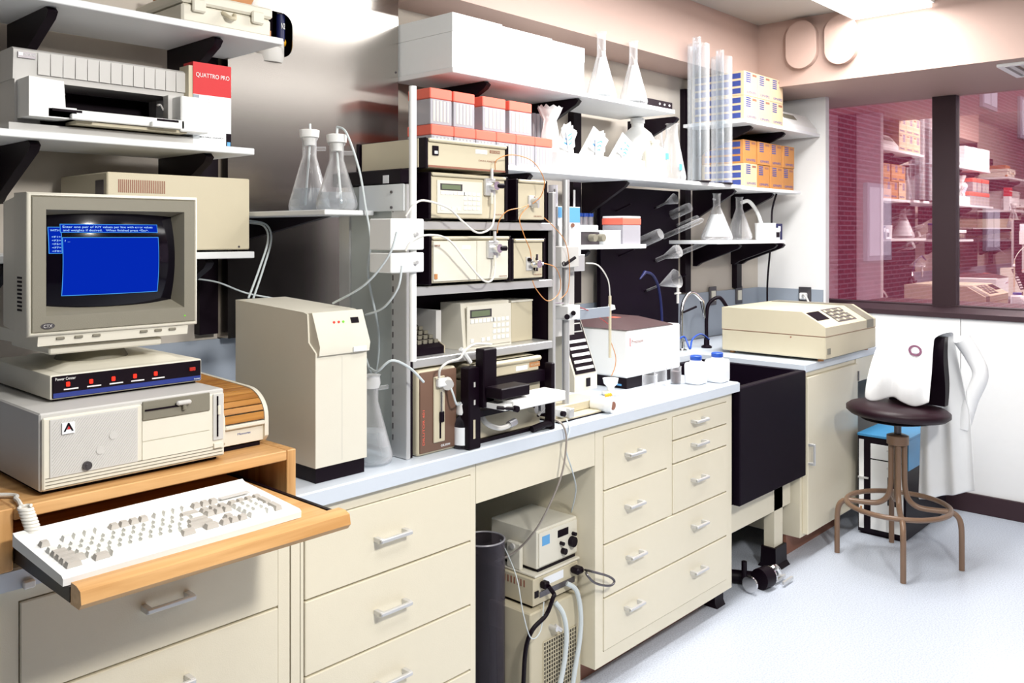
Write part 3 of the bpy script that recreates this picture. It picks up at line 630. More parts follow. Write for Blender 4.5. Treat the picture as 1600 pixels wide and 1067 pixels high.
qb = (0.676, 0.876, 1.5230, 1.5410); window_(qb, .0022)
qc = (0.679, 0.877, 1.3950, 1.5140); window_(qc, .0018)
e1 = qb[3]-qb[2]
stext('Enter one pair of X/Y values per line with error values', qb[0]+.005, qb[1]-.012, qb[2]+e1*.56, e1*.24)
stext('and weights if desired.   When finished press <Esc>.', qb[0]+.005, qb[1]-.022, qb[2]+e1*.18, e1*.24)
stext('WITH', qa[0]+.004, qb[0]-.001, qa[3]-.009, e1*.22, .0016)
for k, s_ in enumerate(('<F1>', '<F3>', '<F5>', '<F7>', '<F9>')): stext(s_, qa[0]+.006, qb[0]+.001, qa[3]-.022-k*.0072, e1*.20, .0016)
stext('? _', qc[0]+.004, qc[0]+.014, qc[3]-.009, e1*.2)
obj('brand_badge', MB().prism([(ox0+.037+.013*math.cos(a)*1.0, oz0+.0205+.006*math.sin(a)) for a in [2*PI*i/24 for i in range(24)]], FY-.0012, FY, 'y'), 'dkmetal', mo, 'dark oval badge')
text('badge_lettering', 'CTX', ox0+.029, ox0+.045, oz0+.0175, .006, FY-.0012, 'lgrey', mo)
obj('power_light', MB().cyl((ox1-.032, FY-.001, oz0+.022), (ox1-.032, FY, oz0+.022), .0018, n=10), 'led_g', mo, 'tiny green power light')
obj('control_ledge', MB().prism([(FY+.008, oz0+.002), (FY+.012, oz0-.020), (FY+.26, oz0-.024), (FY+.24, oz0+.004)], ox0+.022, ox1-.02, 'x'), 'ivory', mo)
for k in (.18, .28, .38, .66, .75, .84): x = ox0+k*(ox1-ox0); obj('control_knob', box(x-.008, x+.008, FY+.006, FY+.012, oz0-.009, oz0-.004, bev=.001), 'grey', mo)
nz = oz0-.024
obj('swivel_plate', MB().box(ox0+.05, ox1-.07, FY+.03, FY+.25, nz-.017, nz, bev=.003), 'ivory', mo)
obj('swivel_neck', MB().lathe(((ox0+ox1)/2, FY+.14, 1.250), [(.075, 0), (.06, nz-.017-1.250)], 24), 'grey', mo)
obj('foot', MB().add([(.680, 1.866, 1.2385), (.945, 1.866, 1.2385), (.945, 2.15, 1.2385), (.680, 2.15, 1.2385), (.71, 1.90, 1.2515), (.915, 1.90, 1.2515), (.915, 2.12, 1.2515), (.71, 2.12, 1.2515)], [(3, 2, 1, 0), (4, 5, 6, 7), (0, 1, 5, 4), (1, 2, 6, 5), (2, 3, 7, 6), (3, 0, 4, 7)]), 'ivory', mo)

# roll-top disk box
a = (1.0040, 1.7660, 1.0280); DX0, DX1, DY = .992, 1.112, 1.80
t = thing('disk_storage_box', 'cream roll-top disk box with wooden slats, right of the computer case', 'box', ((DX0+DX1)/2, 1.95, 1.028))
prof = [(DY+.004, 1.040), (DY-.006, 1.052), (DY-.006, 1.095)]+[(DY+.075-.081*math.cos(a_), 1.095+.062*math.sin(a_)) for a_ in [PI/2*i/8 for i in range(1, 9)]]+[(DY+.36, 1.166), (DY+.36, 1.034), (DY+.02, 1.034)]
obj('side_cheek', MB().prism(prof, DX0, DX0+.010, 'x'), 'ivory', t); obj('side_cheek', MB().prism(prof, DX1-.010, DX1, 'x'), 'ivory', t)
obj('body', MB().prism([(DY+.002, 1.042), (DY+.002, 1.078), (DY+.012, 1.078), (DY+.35, 1.12), (DY+.35, 1.036), (DY+.02, 1.036)], DX0+.010, DX1-.010, 'x'), 'ivory', t)
obj('pull_rail', box(DX0+.010, DX1-.010, DY-.008, DY+.006, 1.079, 1.088, bev=.002), 'ivory', t)
obj('plinth', box(DX0+.012, DX1-.012, DY+.012, DY+.34, 1.0282, 1.036), 'satin', t, 'dark plinth')
path = [(DY-.001, 1.090)]+[(DY+.075-.077*math.cos(a_), 1.095+.057*math.sin(a_)) for a_ in [PI/2*i/6 for i in range(1, 7)]]+[(DY+.075+.022*k, 1.1525+.0009*k) for k in range(1, 12)]
for (ya, za), (yb2, zb2) in zip(path, path[1:]):
    d = Vector((yb2-ya, zb2-za)).normalized(); nrm = Vector((-d.y, d.x)); g = .0012
    A = (ya+d.x*g, za+d.y*g); B = (yb2-d.x*g, zb2-d.y*g)
    obj('slat', MB().prism([A, B, (B[0]-nrm.x*-.003, B[1]+nrm.y*.003), (A[0]-nrm.x*-.003, A[1]+nrm.y*.003)], DX0+.011, DX1-.011, 'x'), 'slat', t)
text('lettering', 'Memorex', DX0+.045, DX0+.078, 1.062, .005, DY+.002, 'blue', t)

# tall white cabinet
TX0, TX1, TY = 1.229, 1.384, 1.775
pz1 = (1.2290, 1.7900, 1.3280); pzb = (1.2290, 1.7590, 1.2350); ptb = (1.2290, 2.1460, 1.3430)
t = thing('instrument_cabinet', 'tall narrow ivory instrument cabinet with a slanted control head on a dark plinth', 'instrument', ((TX0+TX1)/2, 1.96, .914))
YBk = max(ptb[1], 2.12)
side = [(TY, .952), (TY, pzb[2]-.004), (TY+.03, pzb[2]+.02), (pz1[1]+.02, pz1[2]-.004), (pz1[1]+.035, pz1[2]), (YBk, ptb[2]), (YBk, .952)]
obj('housing', MB().prism(side, TX0, TX1, 'x'), 'ivory', t)
ya_, za_ = pz1[1], pz1[2]; yb2, zb2 = TY-.013, pzb[2]+.012
obj('control_head', MB().prism([(ya_+.005, za_), (yb2, zb2), (yb2+.004, zb2-.022), (TY+.001, zb2-.024), (TY+.032, zb2+.01), (ya_+.03, za_-.003)], TX0+.004, TX1+.001, 'x'), 'ivory', t)
d = Vector((yb2-ya_, zb2-za_)); L_ = d.length; d.normalize()
def hd(x0, x1, s0, s1, name, material, off=.0012, lab=None):
    nrm = Vector((d.y, -d.x))*(-1 if -d.x < 0 else 1)
    nrm = Vector((-abs(d.y), abs(d.x)*1.0)); nrm = Vector((d.y, -d.x)); nrm = nrm if nrm.x < 0 else -nrm
    p = [(ya_+.005+d.x*s, za_+d.y*s) for s in (s0, s1)]
    return obj(name, MB().prism([p[0], p[1], (p[1][0]+nrm.x*off, p[1][1]+nrm.y*off), (p[0][0]+nrm.x*off, p[0][1]+nrm.y*off)], x0, x1, 'x'), material, t, lab)
hd(TX0+.022, TX1-.025, L_*.50, L_*.93, 'grip_recess', 'kick', .0010, 'dark recessed slot'); hd(TX0+.024, TX1-.027, L_*.54, L_*.80, 'grip_shadow_gap', 'black', .0014)
hd(TX1-.043, TX1-.02, L_*.23, L_*.40, 'power_switch', 'satin', .004, 'black rocker switch')
for k, mt in ((.060, 'led_r'), (.074, 'led_r'), (.088, 'led_g')):
    s = L_*.33; p = (ya_+.005+d.x*s, za_+d.y*s); obj('indicator', MB().cyl((TX0+k, p[0]+.004, p[1]-.001), (TX0+k, p[0]-.004, p[1]+.001), .003, n=12), mt, t, 'red indicator' if mt == 'led_r' else 'green indicator')
rect('label_plate', TX1-.052, TX1-.012, zb2-.020, zb2-.008, TY-.0125, 'label', t)
rect('front_seam', TX0+.078, TX0+.0788, .96, pzb[2]-.02, TY, 'lgrey', t, th=.0005)
obj('plinth', box(TX0+.004, TX1-.004, TY+.005, YBk-.01, .9145, .952), 'satin', t, 'dark plinth')

# ------------------------------------------------------------------ left shelves: printer, software box, beige box
t = thing('printer', 'wide pale ink printer on the middle left shelf', 'printer', (.93, 2.42, 1.77))
q = (0.738, 1.1840, 1.9030, 1.9780); ZT = q[3]
obj('top_cover', MB().prism([(2.33, 1.90), (2.325, ZT-.006), (2.335, ZT), (2.59, ZT), (2.59, 1.90)], q[0], q[1], 'x'), 'lgrey', t)
for k in range(13):
    xa_ = q[0]+.055+k*(q[1]-q[0]-.060)/13; xb_ = xa_+(q[1]-q[0]-.060)/13-.002
    obj('rib_panel', box(xa_, xb_, 2.3225, 2.3265, 1.916, ZT-.008), 'lgrey', t)
rect('brand_plate', 0.747, 0.787, ZT-.026, ZT-.012, 2.324, 'dkmetal', t); rect('brand_plate_logo', 0.748, 0.758, ZT-.021, ZT-.013, 2.321, 'white', t, th=.0008)
text('lettering', 'HEWLETT PACKARD', 0.76, 0.786, ZT-.020, .005, 2.321, 'white', t)
obj('lower_body', MB().box(q[0]+.004, .80, 2.33, 2.59, 1.79, 1.90).box(1.14, 1.19, 2.33, 2.59, 1.79, 1.90).box(.80, 1.14, 2.50, 2.59, 1.79, 1.90), 'lgrey', t)
obj('mouth', MB().box(.80, 1.14, 2.47, 2.50, 1.82, 1.90).box(.80, 1.14, 2.30, 2.47, 1.815, 1.82), 'black', t, 'dark paper mouth')
q = (0.748, 0.829, 1.8030, 1.8980); zA, zB = q[2], q[3]
obj('left_block', MB().prism([(q[0], zA), (q[0], zB), (q[1]-.002, zB-.004), (q[1]+.002, zA+.028), (q[1]+.028, zA+.028), (q[1]+.028, zA+.004), (q[1], zA)], 2.25, 2.329, 'y'), 'white', t)
q = (1.1270, 1.2070, 1.7980, 1.8950); obj('right_block', box(q[0], q[1], 2.25, 2.40, q[2], q[3], bev=.003), 'white', t)
obj('paper_guide', box(.815, .835, 2.315, 2.33, 1.835, 1.900), 'lgrey', t); obj('paper_guide', box(1.115, 1.135, 2.300, 2.33, 1.835, 1.900), 'lgrey', t)
qq = (0.866, 1.1270, 1.8110, 1.8390); obj('tray_front', MB().box(.79, qq[1]+.01, 2.25, 2.262, 1.804, 1.828, bev=.002).box(.84, .9, 2.235, 2.25, 1.802, 1.816, bev=.002).box(1.04, 1.12, 2.235, 2.25, 1.802, 1.816, bev=.002), 'white', t)
rect('tray_slot', .80, .87, 1.8205, 1.8265, 2.2505, 'black', t, th=.001); rect('tray_slot', 1.06, 1.12, 1.8205, 1.8265, 2.2505, 'black', t, th=.001)
obj('tray_bottom', box(.86, 1.15, 2.262, 2.33, 1.795, 1.803), 'beige', t)
obj('feet_frame', box(.72, 1.19, 2.30, 2.58, 1.7705, 1.79), 'lgrey', t)
for x in (.815, 1.125): obj('paper_lever', MB().tube([(x+.018 if x < 1 else x-.01, 2.33, 1.862), (x+.03 if x < 1 else x-.02, 2.325, 1.874), (x+.04 if x < 1 else x-.03, 2.32, 1.872)], .003), 'lgrey', t)

q = (1.1870, 1.3030, 1.7770, 2.0030)
t = thing('software_box', 'upright software box, red top and white lower part, beside the printer', 'box', ((q[0]+q[1])/2, 2.33, 1.7705))
zr_ = q[2]+(q[3]-q[2])*.60; 
obj('carton', box(q[0], q[1], 2.30, 2.355, 1.7705, zr_), 'card', t); obj('carton_top', box(q[0], q[1], 2.30, 2.355, zr_, q[3]), 'red', t, 'red upper part')
text('lettering', 'QUATTRO PRO', q[0]+.008, q[1]-.006, zr_+(q[3]-zr_)*.55, .012, 2.2995, 'white', t)
text('lettering', 'BORLAND', q[0]+.020, q[1]-.025, 1.7705+.022, .0035, 2.2995, 'dkmetal', t)
for k in range(8): rect('print_line', q[0]+.026, q[0]+(.052 if k % 2 else .048), zr_-.012-k*.009, zr_-.0105-k*.009, 2.3002, 'lgrey', t, th=.0006)
rect('corner_patch', q[1]-.016, q[1], 1.7715, 1.7715+.038, 2.3002, 'black', t, th=.0008); rect('corner_patch_print', q[1]-.013, q[1]-.003, 1.7735, 1.785, 2.299, 'lblue', t, th=.0006)
rect('side_patch', q[0], q[0]+.018, zr_-.018, zr_-.001, 2.3002, 'splash', t, th=.0008)
obj('spine_edge', box(q[0]-.012, q[0]-.0005, 2.302, 2.355, zr_-.01, q[3]-.012), 'beige', t)

q = (0.943, 1.3510, 1.4940, 1.6810)
t = thing('power_supply_box', 'beige box with vertical vent slots behind the monitor on the lowest left shelf', 'instrument', ((q[0]+q[1])/2, 2.42, 1.4705))
obj('case', box(q[0], q[1], 2.28, 2.59, 1.476, q[3], bev=.003), 'beige', t)
for k in range(25): x = 0.973+k*(1.0950-0.973)/24; obj('vent_slot', box(x-.0014, x+.0014, 2.2792, 2.2801, q[3]-.052, q[3]-.018), 'kick', t)
for x in (q[0]+.03, q[1]-.03): obj('foot', MB().cyl((x, 2.31, 1.4705), (x, 2.31, 1.476), .008, n=12).cyl((x, 2.55, 1.4705), (x, 2.55, 1.476), .008, n=12), 'black', t)
obj('side_socket', box(q[0]-.0015, q[0]+.001, 2.30, 2.35, q[3]-.06, q[3]-.02), 'dkmetal', t); obj('screw', MB().cyl((q[1]-.035, 2.278, 1.484), (q[1]-.035, 2.28, 1.484), .003, n=8), 'dkmetal', t)

# cream case on the highest left shelf
q = (1.1470, 1.4250, 2.1270, 2.1620); zb = 2.1065; x0, x1 = 1.1470, 1.4250
t = thing('carrying_case', 'cream plastic carrying case with latches on the highest left shelf', 'case', ((x0+x1)/2, 2.40, zb))
obj('shell', box(x0, x1, 2.285, 2.56, zb, zb+.052, bev=.006), 'ivory', t); obj('lid', box(x0-.005, x1+.004, 2.28, 2.565, zb+.054, zb+.085, bev=.006), 'ivory', t)
for x in (x0+.045, x1-.05): obj('latch', MB().box(x-.02, x+.02, 2.270, 2.282, zb+.03, zb+.066, bev=.004), 'ivory', t); 
obj('handle', MB().tube([(x0+.12, 2.284, zb+.045), (x0+.13, 2.265, zb+.030), ((x0+x1)/2, 2.262, zb+.028), (x1-.13, 2.265, zb+.030), (x1-.12, 2.284, zb+.045)], .006), 'beige', t, 'tan handle')
t = thing('parts_tray', 'tan tray lying on top of the cream carrying case', 'tray', ((x0+x1)/2, 2.42, zb+.086))
obj('tray_body', MB().prism([(x0+.05, zb+.0855), (x0+.03, zb+.125), (x1-.03, zb+.125), (x1-.05, zb+.0855)], 2.32, 2.54, 'y'), 'rust', t)
solo('small_bottle_cap', MB().cyl((1.42, 2.30, 2.1065), (1.42, 2.30, 2.128), .012, n=16), 'rust', 'small amber cap at the right end of the highest left shelf', 'cap')

# ------------------------------------------------------------------ stoppered flasks on the side shelf, with tubing
def flask(name, lab, c, r, h, neck, group=None, liquid=None, stopper=None, side=False, nh=.25, material='glass'):
    t = thing(name, lab, 'flask', c, group)
    obj('vessel', flaskmb(c, r, h, neck, nh), material, t, ang=60)
    if liquid: 
        k = liquid; rr_ = lambda z: (r*.96+(neck-r*.96)*(z-.032)/(h*(1-nh)-.032)) if z > .032 else r*.95
        obj('liquid', MB().lathe((c[0], c[1], c[2]+.004), [(r*.84, 0), (r*.95, .012), (r*.95, .022), (rr_(k)-.003, k-.004)], 28), 'water', t)
    if stopper: obj('stopper', MB().lathe((c[0], c[1], c[2]+h-.022), [(neck-.003, 0), (neck-.0026, .022), (neck+.007, .024), (neck+.009, .045), (neck+.003, .047)], 20), stopper, t)
    if side: obj('side_arm', MB().tube([(c[0]+neck-.002, c[1], c[2]+h*.86), (c[0]+neck+.03, c[1]-.01, c[2]+h*.87)], .006), material, t)
    return t
zf = 1.5865
fl1 = flask('erlenmeyer_flask', 'left stoppered flask with clear liquid on the side shelf', (1.512, 2.215, zf), .062, .222, .021, 'stoppered flasks on the side shelf', .07, 'white', True)
fl2 = flask('erlenmeyer_flask', 'right stoppered flask with a tube, nearest the rack on the side shelf', (1.462, 2.01, zf), .058, .188, .020, 'stoppered flasks on the side shelf', .05, 'white', True)
obj('dip_tube', MB().tube([(1.514, 2.215, zf+.265), (1.513, 2.215, zf+.20), (1.50, 2.22, zf+.02)], .0035), 'tubing', fl1)
obj('dip_tube', MB().tube([(1.464, 2.01, zf+.235), (1.463, 2.01, zf+.17), (1.475, 2.005, zf+.02)], .0035), 'tubing', fl2)
def tubing(label, pts, r=.0028, material='tubing', name='tubing', cat='tube', group=None):
    return solo(name, MB().tube(pts, r, n=8), material, label, cat, group)
tubing('clear tube from the stoppered flasks down behind the tall ivory cabinet', [(1.464, 2.01, 1.821), (1.466, 1.97, 1.80), (1.478, 1.93, 1.70), (1.488, 1.915, 1.60), (1.495, 1.90, 1.50), (1.4700, 1.8800, 1.4090), (1.5230, 1.9000, 1.2470), (1.5340, 1.9300, 1.1190), (1.500, 1.93, 1.18)], .0032)
tubing('clear tube looping out behind the beige vented box', [(1.4220, 2.4000, 1.5550), (1.4090, 2.3000, 1.5450), (1.3930, 2.2500, 1.5030), (1.3340, 2.2000, 1.4220), (1.2820, 2.1700, 1.3430)], .003)
tubing('second clear tube looping out behind the beige vented box', [(1.4340, 2.4200, 1.5620), (1.4360, 2.3300, 1.5490), (1.4160, 2.2700, 1.5050), (1.3600, 2.2200, 1.4240), (1.3090, 2.1900, 1.3400)], .003)
tubing('thin clear tube crossing behind the tall ivory cabinet from the left', [(1.2610, 2.4500, 1.3890), (1.3160, 2.4000, 1.3770), (1.3810, 2.3500, 1.3440), (1.4700, 2.3000, 1.3220)], .0025)
tubing('clear tube running from the upper white clamp block to the tall cabinet', [(1.3870, 1.6600, 1.5260), (1.3770, 1.6800, 1.4660), (1.3580, 1.7500, 1.3930), (1.3410, 1.8600, 1.3420)], .0028)
tubing('clear tube running from the lower white clamp block to the tall cabinet', [(1.4030, 1.6600, 1.4420), (1.3990, 1.6700, 1.3870), (1.3950, 1.7200, 1.3360), (1.4010, 1.8000, 1.3120)], .0028)

# side-arm flask on the worktop by the rack
c = (1.4390, 1.7810, 0.914)
fb = flask('filter_flask', 'large filter flask half full of liquid on the worktop, left of the rack', (1.448, 1.84, .9145), .058, .225, .020, None, .085, None, True, .28)
obj('film_cover', MB().lathe((1.448, 1.84, .9145+.198), [(.022, 0), (.026, .012), (.024, .030), (.027, .034), (.004, .036)], 18), 'bag', fb)
tubing('clear tube arching from the big filter flask to the brown dilutor', [(1.446, 1.84, 1.165), (1.4230, 1.7800, 1.1660), (1.4370, 1.7400, 1.1960), (1.4930, 1.7350, 1.1710), (1.5460, 1.7400, 1.1270)], .0034)

# ------------------------------------------------------------------ instrument rack
RX0, RX1, RY0, RY1 = 1.530, 2.150, 1.79, 2.09
t = thing('instrument_rack', 'tall aluminium instrument rack with four bays standing on the worktop', 'rack', (1.84, 1.94, .914))
obj('post', box(RX0-.003, RX0+.012, RY0-.003, RY0+.062, .9145, 1.655, bev=.002), 'alu', t); obj('post', box(RX0-.002, RX0+.012, RY1-.05, RY1, .9145, 1.655, bev=.002), 'alu', t)
obj('post', box(RX1-.010, RX1+.004, RY0-.002, RY0+.02, .9145, 1.655, bev=.002), 'alu', t); obj('post', box(RX1-.010, RX1+.004, RY1-.02, RY1, .9145, 1.655, bev=.002), 'alu', t)
obj('side_panel', box(RX0+.004, RX0+.008, RY0+.0625, RY1-.0505, .93, 1.655), 'pgrey', t)
obj('side_panel', box(RX1-.006, RX1-.002, RY0+.021, RY1-.021, .93, 1.655), 'black', t)
obj('slot_strip', box(RX0+.0125, RX0+.022, RY0+.001, RY0+.02, .916, 1.655), 'black', t)
for k in range(22): obj('post_slot', box(RX0-.0038, RX0-.0028, RY0+.052, RY0+.056, .96+k*.031, .975+k*.031), 'dkmetal', t)
obj('back_panel', box(RX0+.012, RX1-.010, RY1-.006, RY1-.002, .93, 1.655), 'black', t)
obj('top_fascia', box(RX0-.006, RX0-.0032, RY0+.005, RY0+.20, 1.583, 1.656, bev=.001), 'card', t, 'pale fascia plate')
for p in ((1.5240, 1.8460, 1.6350), (1.5240, 1.8460, 1.5930)): obj('screw', MB().cyl((1.521, p[1], p[2]), (1.524, p[1], p[2]), .004, n=10), 'dkmetal', t)
for z in (1.556, 1.376, 1.180): obj('shelf_board', box(RX0+.0225, RX1-.0105, RY0-.001, RY1-.0065, z-.024, z, bev=.002), 'alu', t)
obj('top_platform', box(RX0-.004, 1.590, RY0+.02, RY1+.03, 1.658, 1.698, bev=.003), 'satin', t, 'black top platform')
obj('label_plate', box(RX0-.0052, RX0-.004, 1.86, 1.885, 1.660, 1.682), 'label', t)

# white upright rod with two clamp blocks
t = thing('support_rod', 'tall white support rod with two white clamp blocks before the rack', 'rod', (1.484, 1.72, 1.212))
RXc = 1.492; RYc = 1.722
obj('rod', MB().cyl((RXc, RYc, 1.19), (RXc, RYc, 1.905), .0098, n=20), 'white', t)
for (za, zb) in ((1.4800, 1.5600), (1.4220, 1.4770-.004)):
    c_ = obj('clamp_block', box(1.4020, 1.5130, 1.70, 1.788, za, zb, bev=.003), 'white', t)
    zc = (za+zb)/2; obj('clamp_bolt', MB().cyl((RXc-.012, 1.690, zc), (RXc-.012, 1.70, zc), .0055, n=6), 'alu', c_)
    obj('clamp_knob', MB().cyl((1.5130, 1.735, zc+.012), (1.5130+.022, 1.735, zc+.012), .008, n=12), 'satin', c_)

# instruments: helper for the pale front panels with black cheeks
def unit(name, lab, q, y, yb, z0=None, cheek=.010, lip=True, mat_='beige'):
    x0, x1, za, zb = q
    if z0 is not None: za = z0
    t = thing(name, lab, 'instrument', ((x0+x1)/2, (y+yb)/2, za))
    obj('case', box(x0, x1, y+.012, yb, za+.004, zb-.002), mat_, t)
    obj('front_panel', box(x0+.001, x1-.001, y, y+.0125, za+.005, zb-.012, bev=.002), mat_, t)
    if lip: obj('top_lip', box(x0, x1, y-.008, y+.012, zb-.0115, zb-.002, bev=.003), mat_, t)
    for a, b in ((x0-cheek, x0-.0005), (x1+.0005, x1+cheek)): obj('cheek', box(a, b, y-.004, yb, za, zb-.001, bev=.002), 'satin', t, 'black side cheek')
    return t
q = (1.5780, 1.8870, 1.6980, 1.7830)
uv = unit('data_controller', 'long beige box with black end cheeks on top of the rack', q, 1.76, 2.04, 1.6985)
obj('side_cover', box(q[0]-.0125, q[0]-.0102, 1.785, 2.03, 1.702, q[3]-.003), 'beige', uv)
obj('rear_cheek', box(q[0]-.016, q[0]-.0005, 2.0405, 2.052, 1.6985, q[3]-.001), 'satin', uv, 'black rear cheek')
zt = q[3]
rect('power_switch', 1.5940, 1.6150, zt-.048, zt-.022, 1.76, 'satin', uv, th=.004)
rect('switch_cap', 1.5990, 1.6100, zt-.044, zt-.036, 1.756, 'white', uv, th=.002)
rect('label_plate', 1.7610, 1.8080, zt-.032, zt-.020, 1.76, 'label', uv, th=.001); rect('badge', 1.8190, 1.8620, zt-.027, zt-.019, 1.76, 'kick', uv, th=.001)
text('lettering', 'GILSON', 1.8220, 1.8590, zt-.0255, .005, 1.759, 'beige', uv)
text('lettering', 'DATA MASTER', 1.7740, 1.8490, zt-.054, .005, 1.76, 'kick', uv)
rect('base_strip', q[0]+.002, q[1]-.002, 1.7025, 1.708, 1.76, 'kick', uv, th=.001)

def keypad(t, x0, x1, z0, z1, y, inset=True):
    """ivory control panel with lcd and rows of keys on a -Y face"""
    w_ = x1-x0; h_ = z1-z0
    p = obj('control_panel', box(x0, x1, y-.004, y, z0, z1, bev=.001), 'ivory', t)
    rect('display', x0+w_*.06, x0+w_*.54, z1-h_*.30, z1-h_*.10, y-.004, 'dkmetal', p, th=.0008); rect('display_glass', x0+w_*.09, x0+w_*.50, z1-h_*.27, z1-h_*.13, y-.0048, 'lcd', p, th=.0006)
    ks = []
    for i in range(6): ks.append((.10+i*.09, .62))
    for r_ in range(4):
        for c in range(4): ks.append((.60+c*.10, .62-r_*.15))
    ks += [(.10, .15), (.34, .15), (.46, .15)]
    for a, b in ks: obj('key', box(x0+w_*(a-.034), x0+w_*(a+.034), y-.0062, y-.0041, z0+h_*(b-.048), z0+h_*(b+.048)), 'white', p)
    return p
def pump_head(t, x, z, y):
    h = obj('pump_head', MB().box(x-.020, x+.022, y-.012, y, z-.028, z+.022, bev=.002), 'alu', t, 'steel pump head')
    obj('head_cap', MB().cyl((x+.004, y-.012, z), (x+.004, y-.034, z), .013, n=18), 'chrome', h)
    obj('fitting', MB().cyl((x-.002, y-.018, z+.02), (x-.002, y-.018, z+.050), .005, n=10), 'alu', h)
    obj('fitting', MB().cyl((x-.002, y-.018, z-.052), (x-.002, y-.018, z-.02), .004, n=10), 'ivory', h)
    obj('knob', MB().cyl((x+.010, y-.030, z), (x+.030, y-.034, z), .0075, n=14), 'satin', h, 'black knob')
    return h
q = (1.6030, 1.9000, 1.5640, 1.6920)
u1 = unit('pump_controller', 'upper rack pump with green display, keys and steel pump head', q, 1.775, 2.06, 1.5605)
keypad(u1, 1.6240, 1.8000, 1.578, q[3]-.022, 1.775); pump_head(u1, 1.8270, 1.6610, 1.775)
text('lettering', 'GILSON', 1.8530, 1.8860, 1.576, .004, 1.775, 'kick', u1)
q = (1.9570, 2.0830, 1.5690, 1.6890)
u2 = unit('detector_module', 'narrow beige module at the right of the upper rack bay', q, 1.775, 2.0, 1.5605)
cx, cz = 2.0160, 1.6230
obj('valve_plate', box(cx-.014, cx+.014, 1.768, 1.775, cz-.016, cz+.016, bev=.001), 'lgrey', u2); obj('valve', MB().cyl((cx, 1.745, cz), (cx, 1.768, cz), .009, n=14).box(cx-.004, cx+.004, 1.742, 1.768, cz-.022, cz-.008), 'alu', u2, 'steel valve'); obj('valve_plate_screw', MB().cyl((cx+.01, 1.766, cz+.012), (cx+.01, 1.768, cz+.012), .002, n=6), 'kick', u2)
text('lettering', 'GILSON', 2.0310, 2.0680, 1.574, .004, 1.775, 'kick', u2)
q = (1.6050, 1.9140, 1.4010, 1.5160)
u3 = unit('pump_module', 'lower rack pump with a plain ivory cover and steel pump head', q, 1.775, 2.06, 1.3805, mat_='beige')
obj('front_cover', box(q[0]+.004, 1.7760, 1.770, 1.775, 1.390, q[3]-.015, bev=.001), 'ivory', u3); obj('front_cover', box(1.7790, q[1]-.004, 1.771, 1.775, 1.390, q[3]-.015, bev=.001), 'ivory', u3)
text('lettering', 'PUMP 302', q[0]+.008, q[0]+.028, q[3]-.030, .005, 1.770, 'kick', u3); rect('label_plate', 1.7170, 1.7500, q[3]-.038, q[3]-.028, 1.770, 'label', u3, th=.0008)
rect('power_switch', q[0]+.006, q[0]+.016, 1.397, 1.411, 1.770, 'rust', u3, th=.003); pump_head(u3, 1.8350, 1.4790, 1.771)
text('lettering', 'GILSON', 1.8700, 1.9030, 1.394, .004, 1.771, 'kick', u3)
q = (1.9370, 2.0740, 1.3870, 1.5080)
u4 = unit('mixer_module', 'narrow beige module with two black buttons and a steel mixer, lower bay', q, 1.775, 2.0, 1.3805)
cx, cz = 2.0190, 1.4290
obj('sub_panel', box(cx-.026, cx+.004, 1.771, 1.775, cz-.020, cz+.022), 'lgrey', u4)
obj('mixer', MB().cyl((cx, 1.74, cz), (cx, 1.771, cz), .012, n=16).cyl((cx-.022, 1.752, cz), (cx+.028, 1.752, cz), .005, n=10).cyl((cx, 1.752, cz-.022), (cx, 1.752, cz+.03), .0045, n=10), 'chrome', u4, 'steel mixing chamber')
for a, b in ((-.017, .013), (.012, -.016)): obj('button', MB().cyl((cx+a, 1.762, cz+b), (cx+a, 1.771, cz+b), .006, n=14), 'satin', u4, 'black button')
text('lettering', 'GILSON', 2.0310, 2.0680, 1.393, .004, 1.775, 'kick', u4)

# third bay
q = (1.7730, 1.9800, 1.2080, 1.3110)
t = thing('system_controller', 'ivory controller with keypad and green display in the third rack bay', 'instrument', ((q[0]+q[1])/2, 1.9, 1.1805))
obj('case', MB().prism([(1.822, 1.1805), (1.835, q[3]+.006), (1.92, q[3]+.006), (1.92, 1.1805)], q[0], q[1], 'x'), 'ivory', t)
keypad(t, q[0]+.012, q[1]-.006, 1.189, q[3]-.002, 1.822)
q2 = (2.0100, 2.1110, 1.1990, 1.3050); t = thing('speaker_box', 'small plain beige box beside the controller in the third bay', 'instrument', ((q2[0]+q2[1])/2, 1.9, 1.1805))
obj('case', box(q2[0], q2[1], 1.85, 1.95, 1.1805, q2[3], bev=.002), 'beige', t); obj('cap_strip', box(q2[0]-.001, q2[1]+.001, 1.849, 1.951, q2[3]+.0005, q2[3]+.006), 'ivory', t)
t = thing('power_module', 'large black and beige unit standing behind the third bay controller', 'instrument', (1.85, 2.03, 1.1805))
obj('case', box(1.70, 2.10, 1.985, 2.075, 1.1805, 1.335), 'beige', t); obj('front_panel', box(1.695, 2.105, 1.975, 1.9845, 1.1805, 1.338), 'satin', t, 'black front panel'); obj('side_plate', box(1.70, 1.72, 1.86, 1.974, 1.1805, 1.30), 'lgrey', t)
p0, p1 = (1.5970, 1.8400, 1.1960), (1.7030, 1.8400, 1.2000)
t = thing('desk_calculator', 'black sloping key console at the left of the third rack bay', 'instrument', ((p0[0]+p1[0])/2, 1.9, 1.1805))
obj('case', MB().prism([(1.83, 1.1805), (1.83, 1.200), (1.96, 1.262), (1.97, 1.262), (1.97, 1.1805)], p0[0]-.006, p1[0], 'x'), 'satin', t)
for i in range(5):
    for j in range(4):
        x = p0[0]+.004+i*.021; y = 1.85+j*.022; z = 1.200+(y-1.83)*.477
        obj('key', box(x, x+.014, y, y+.014, z, z+.010), 'grey', t)
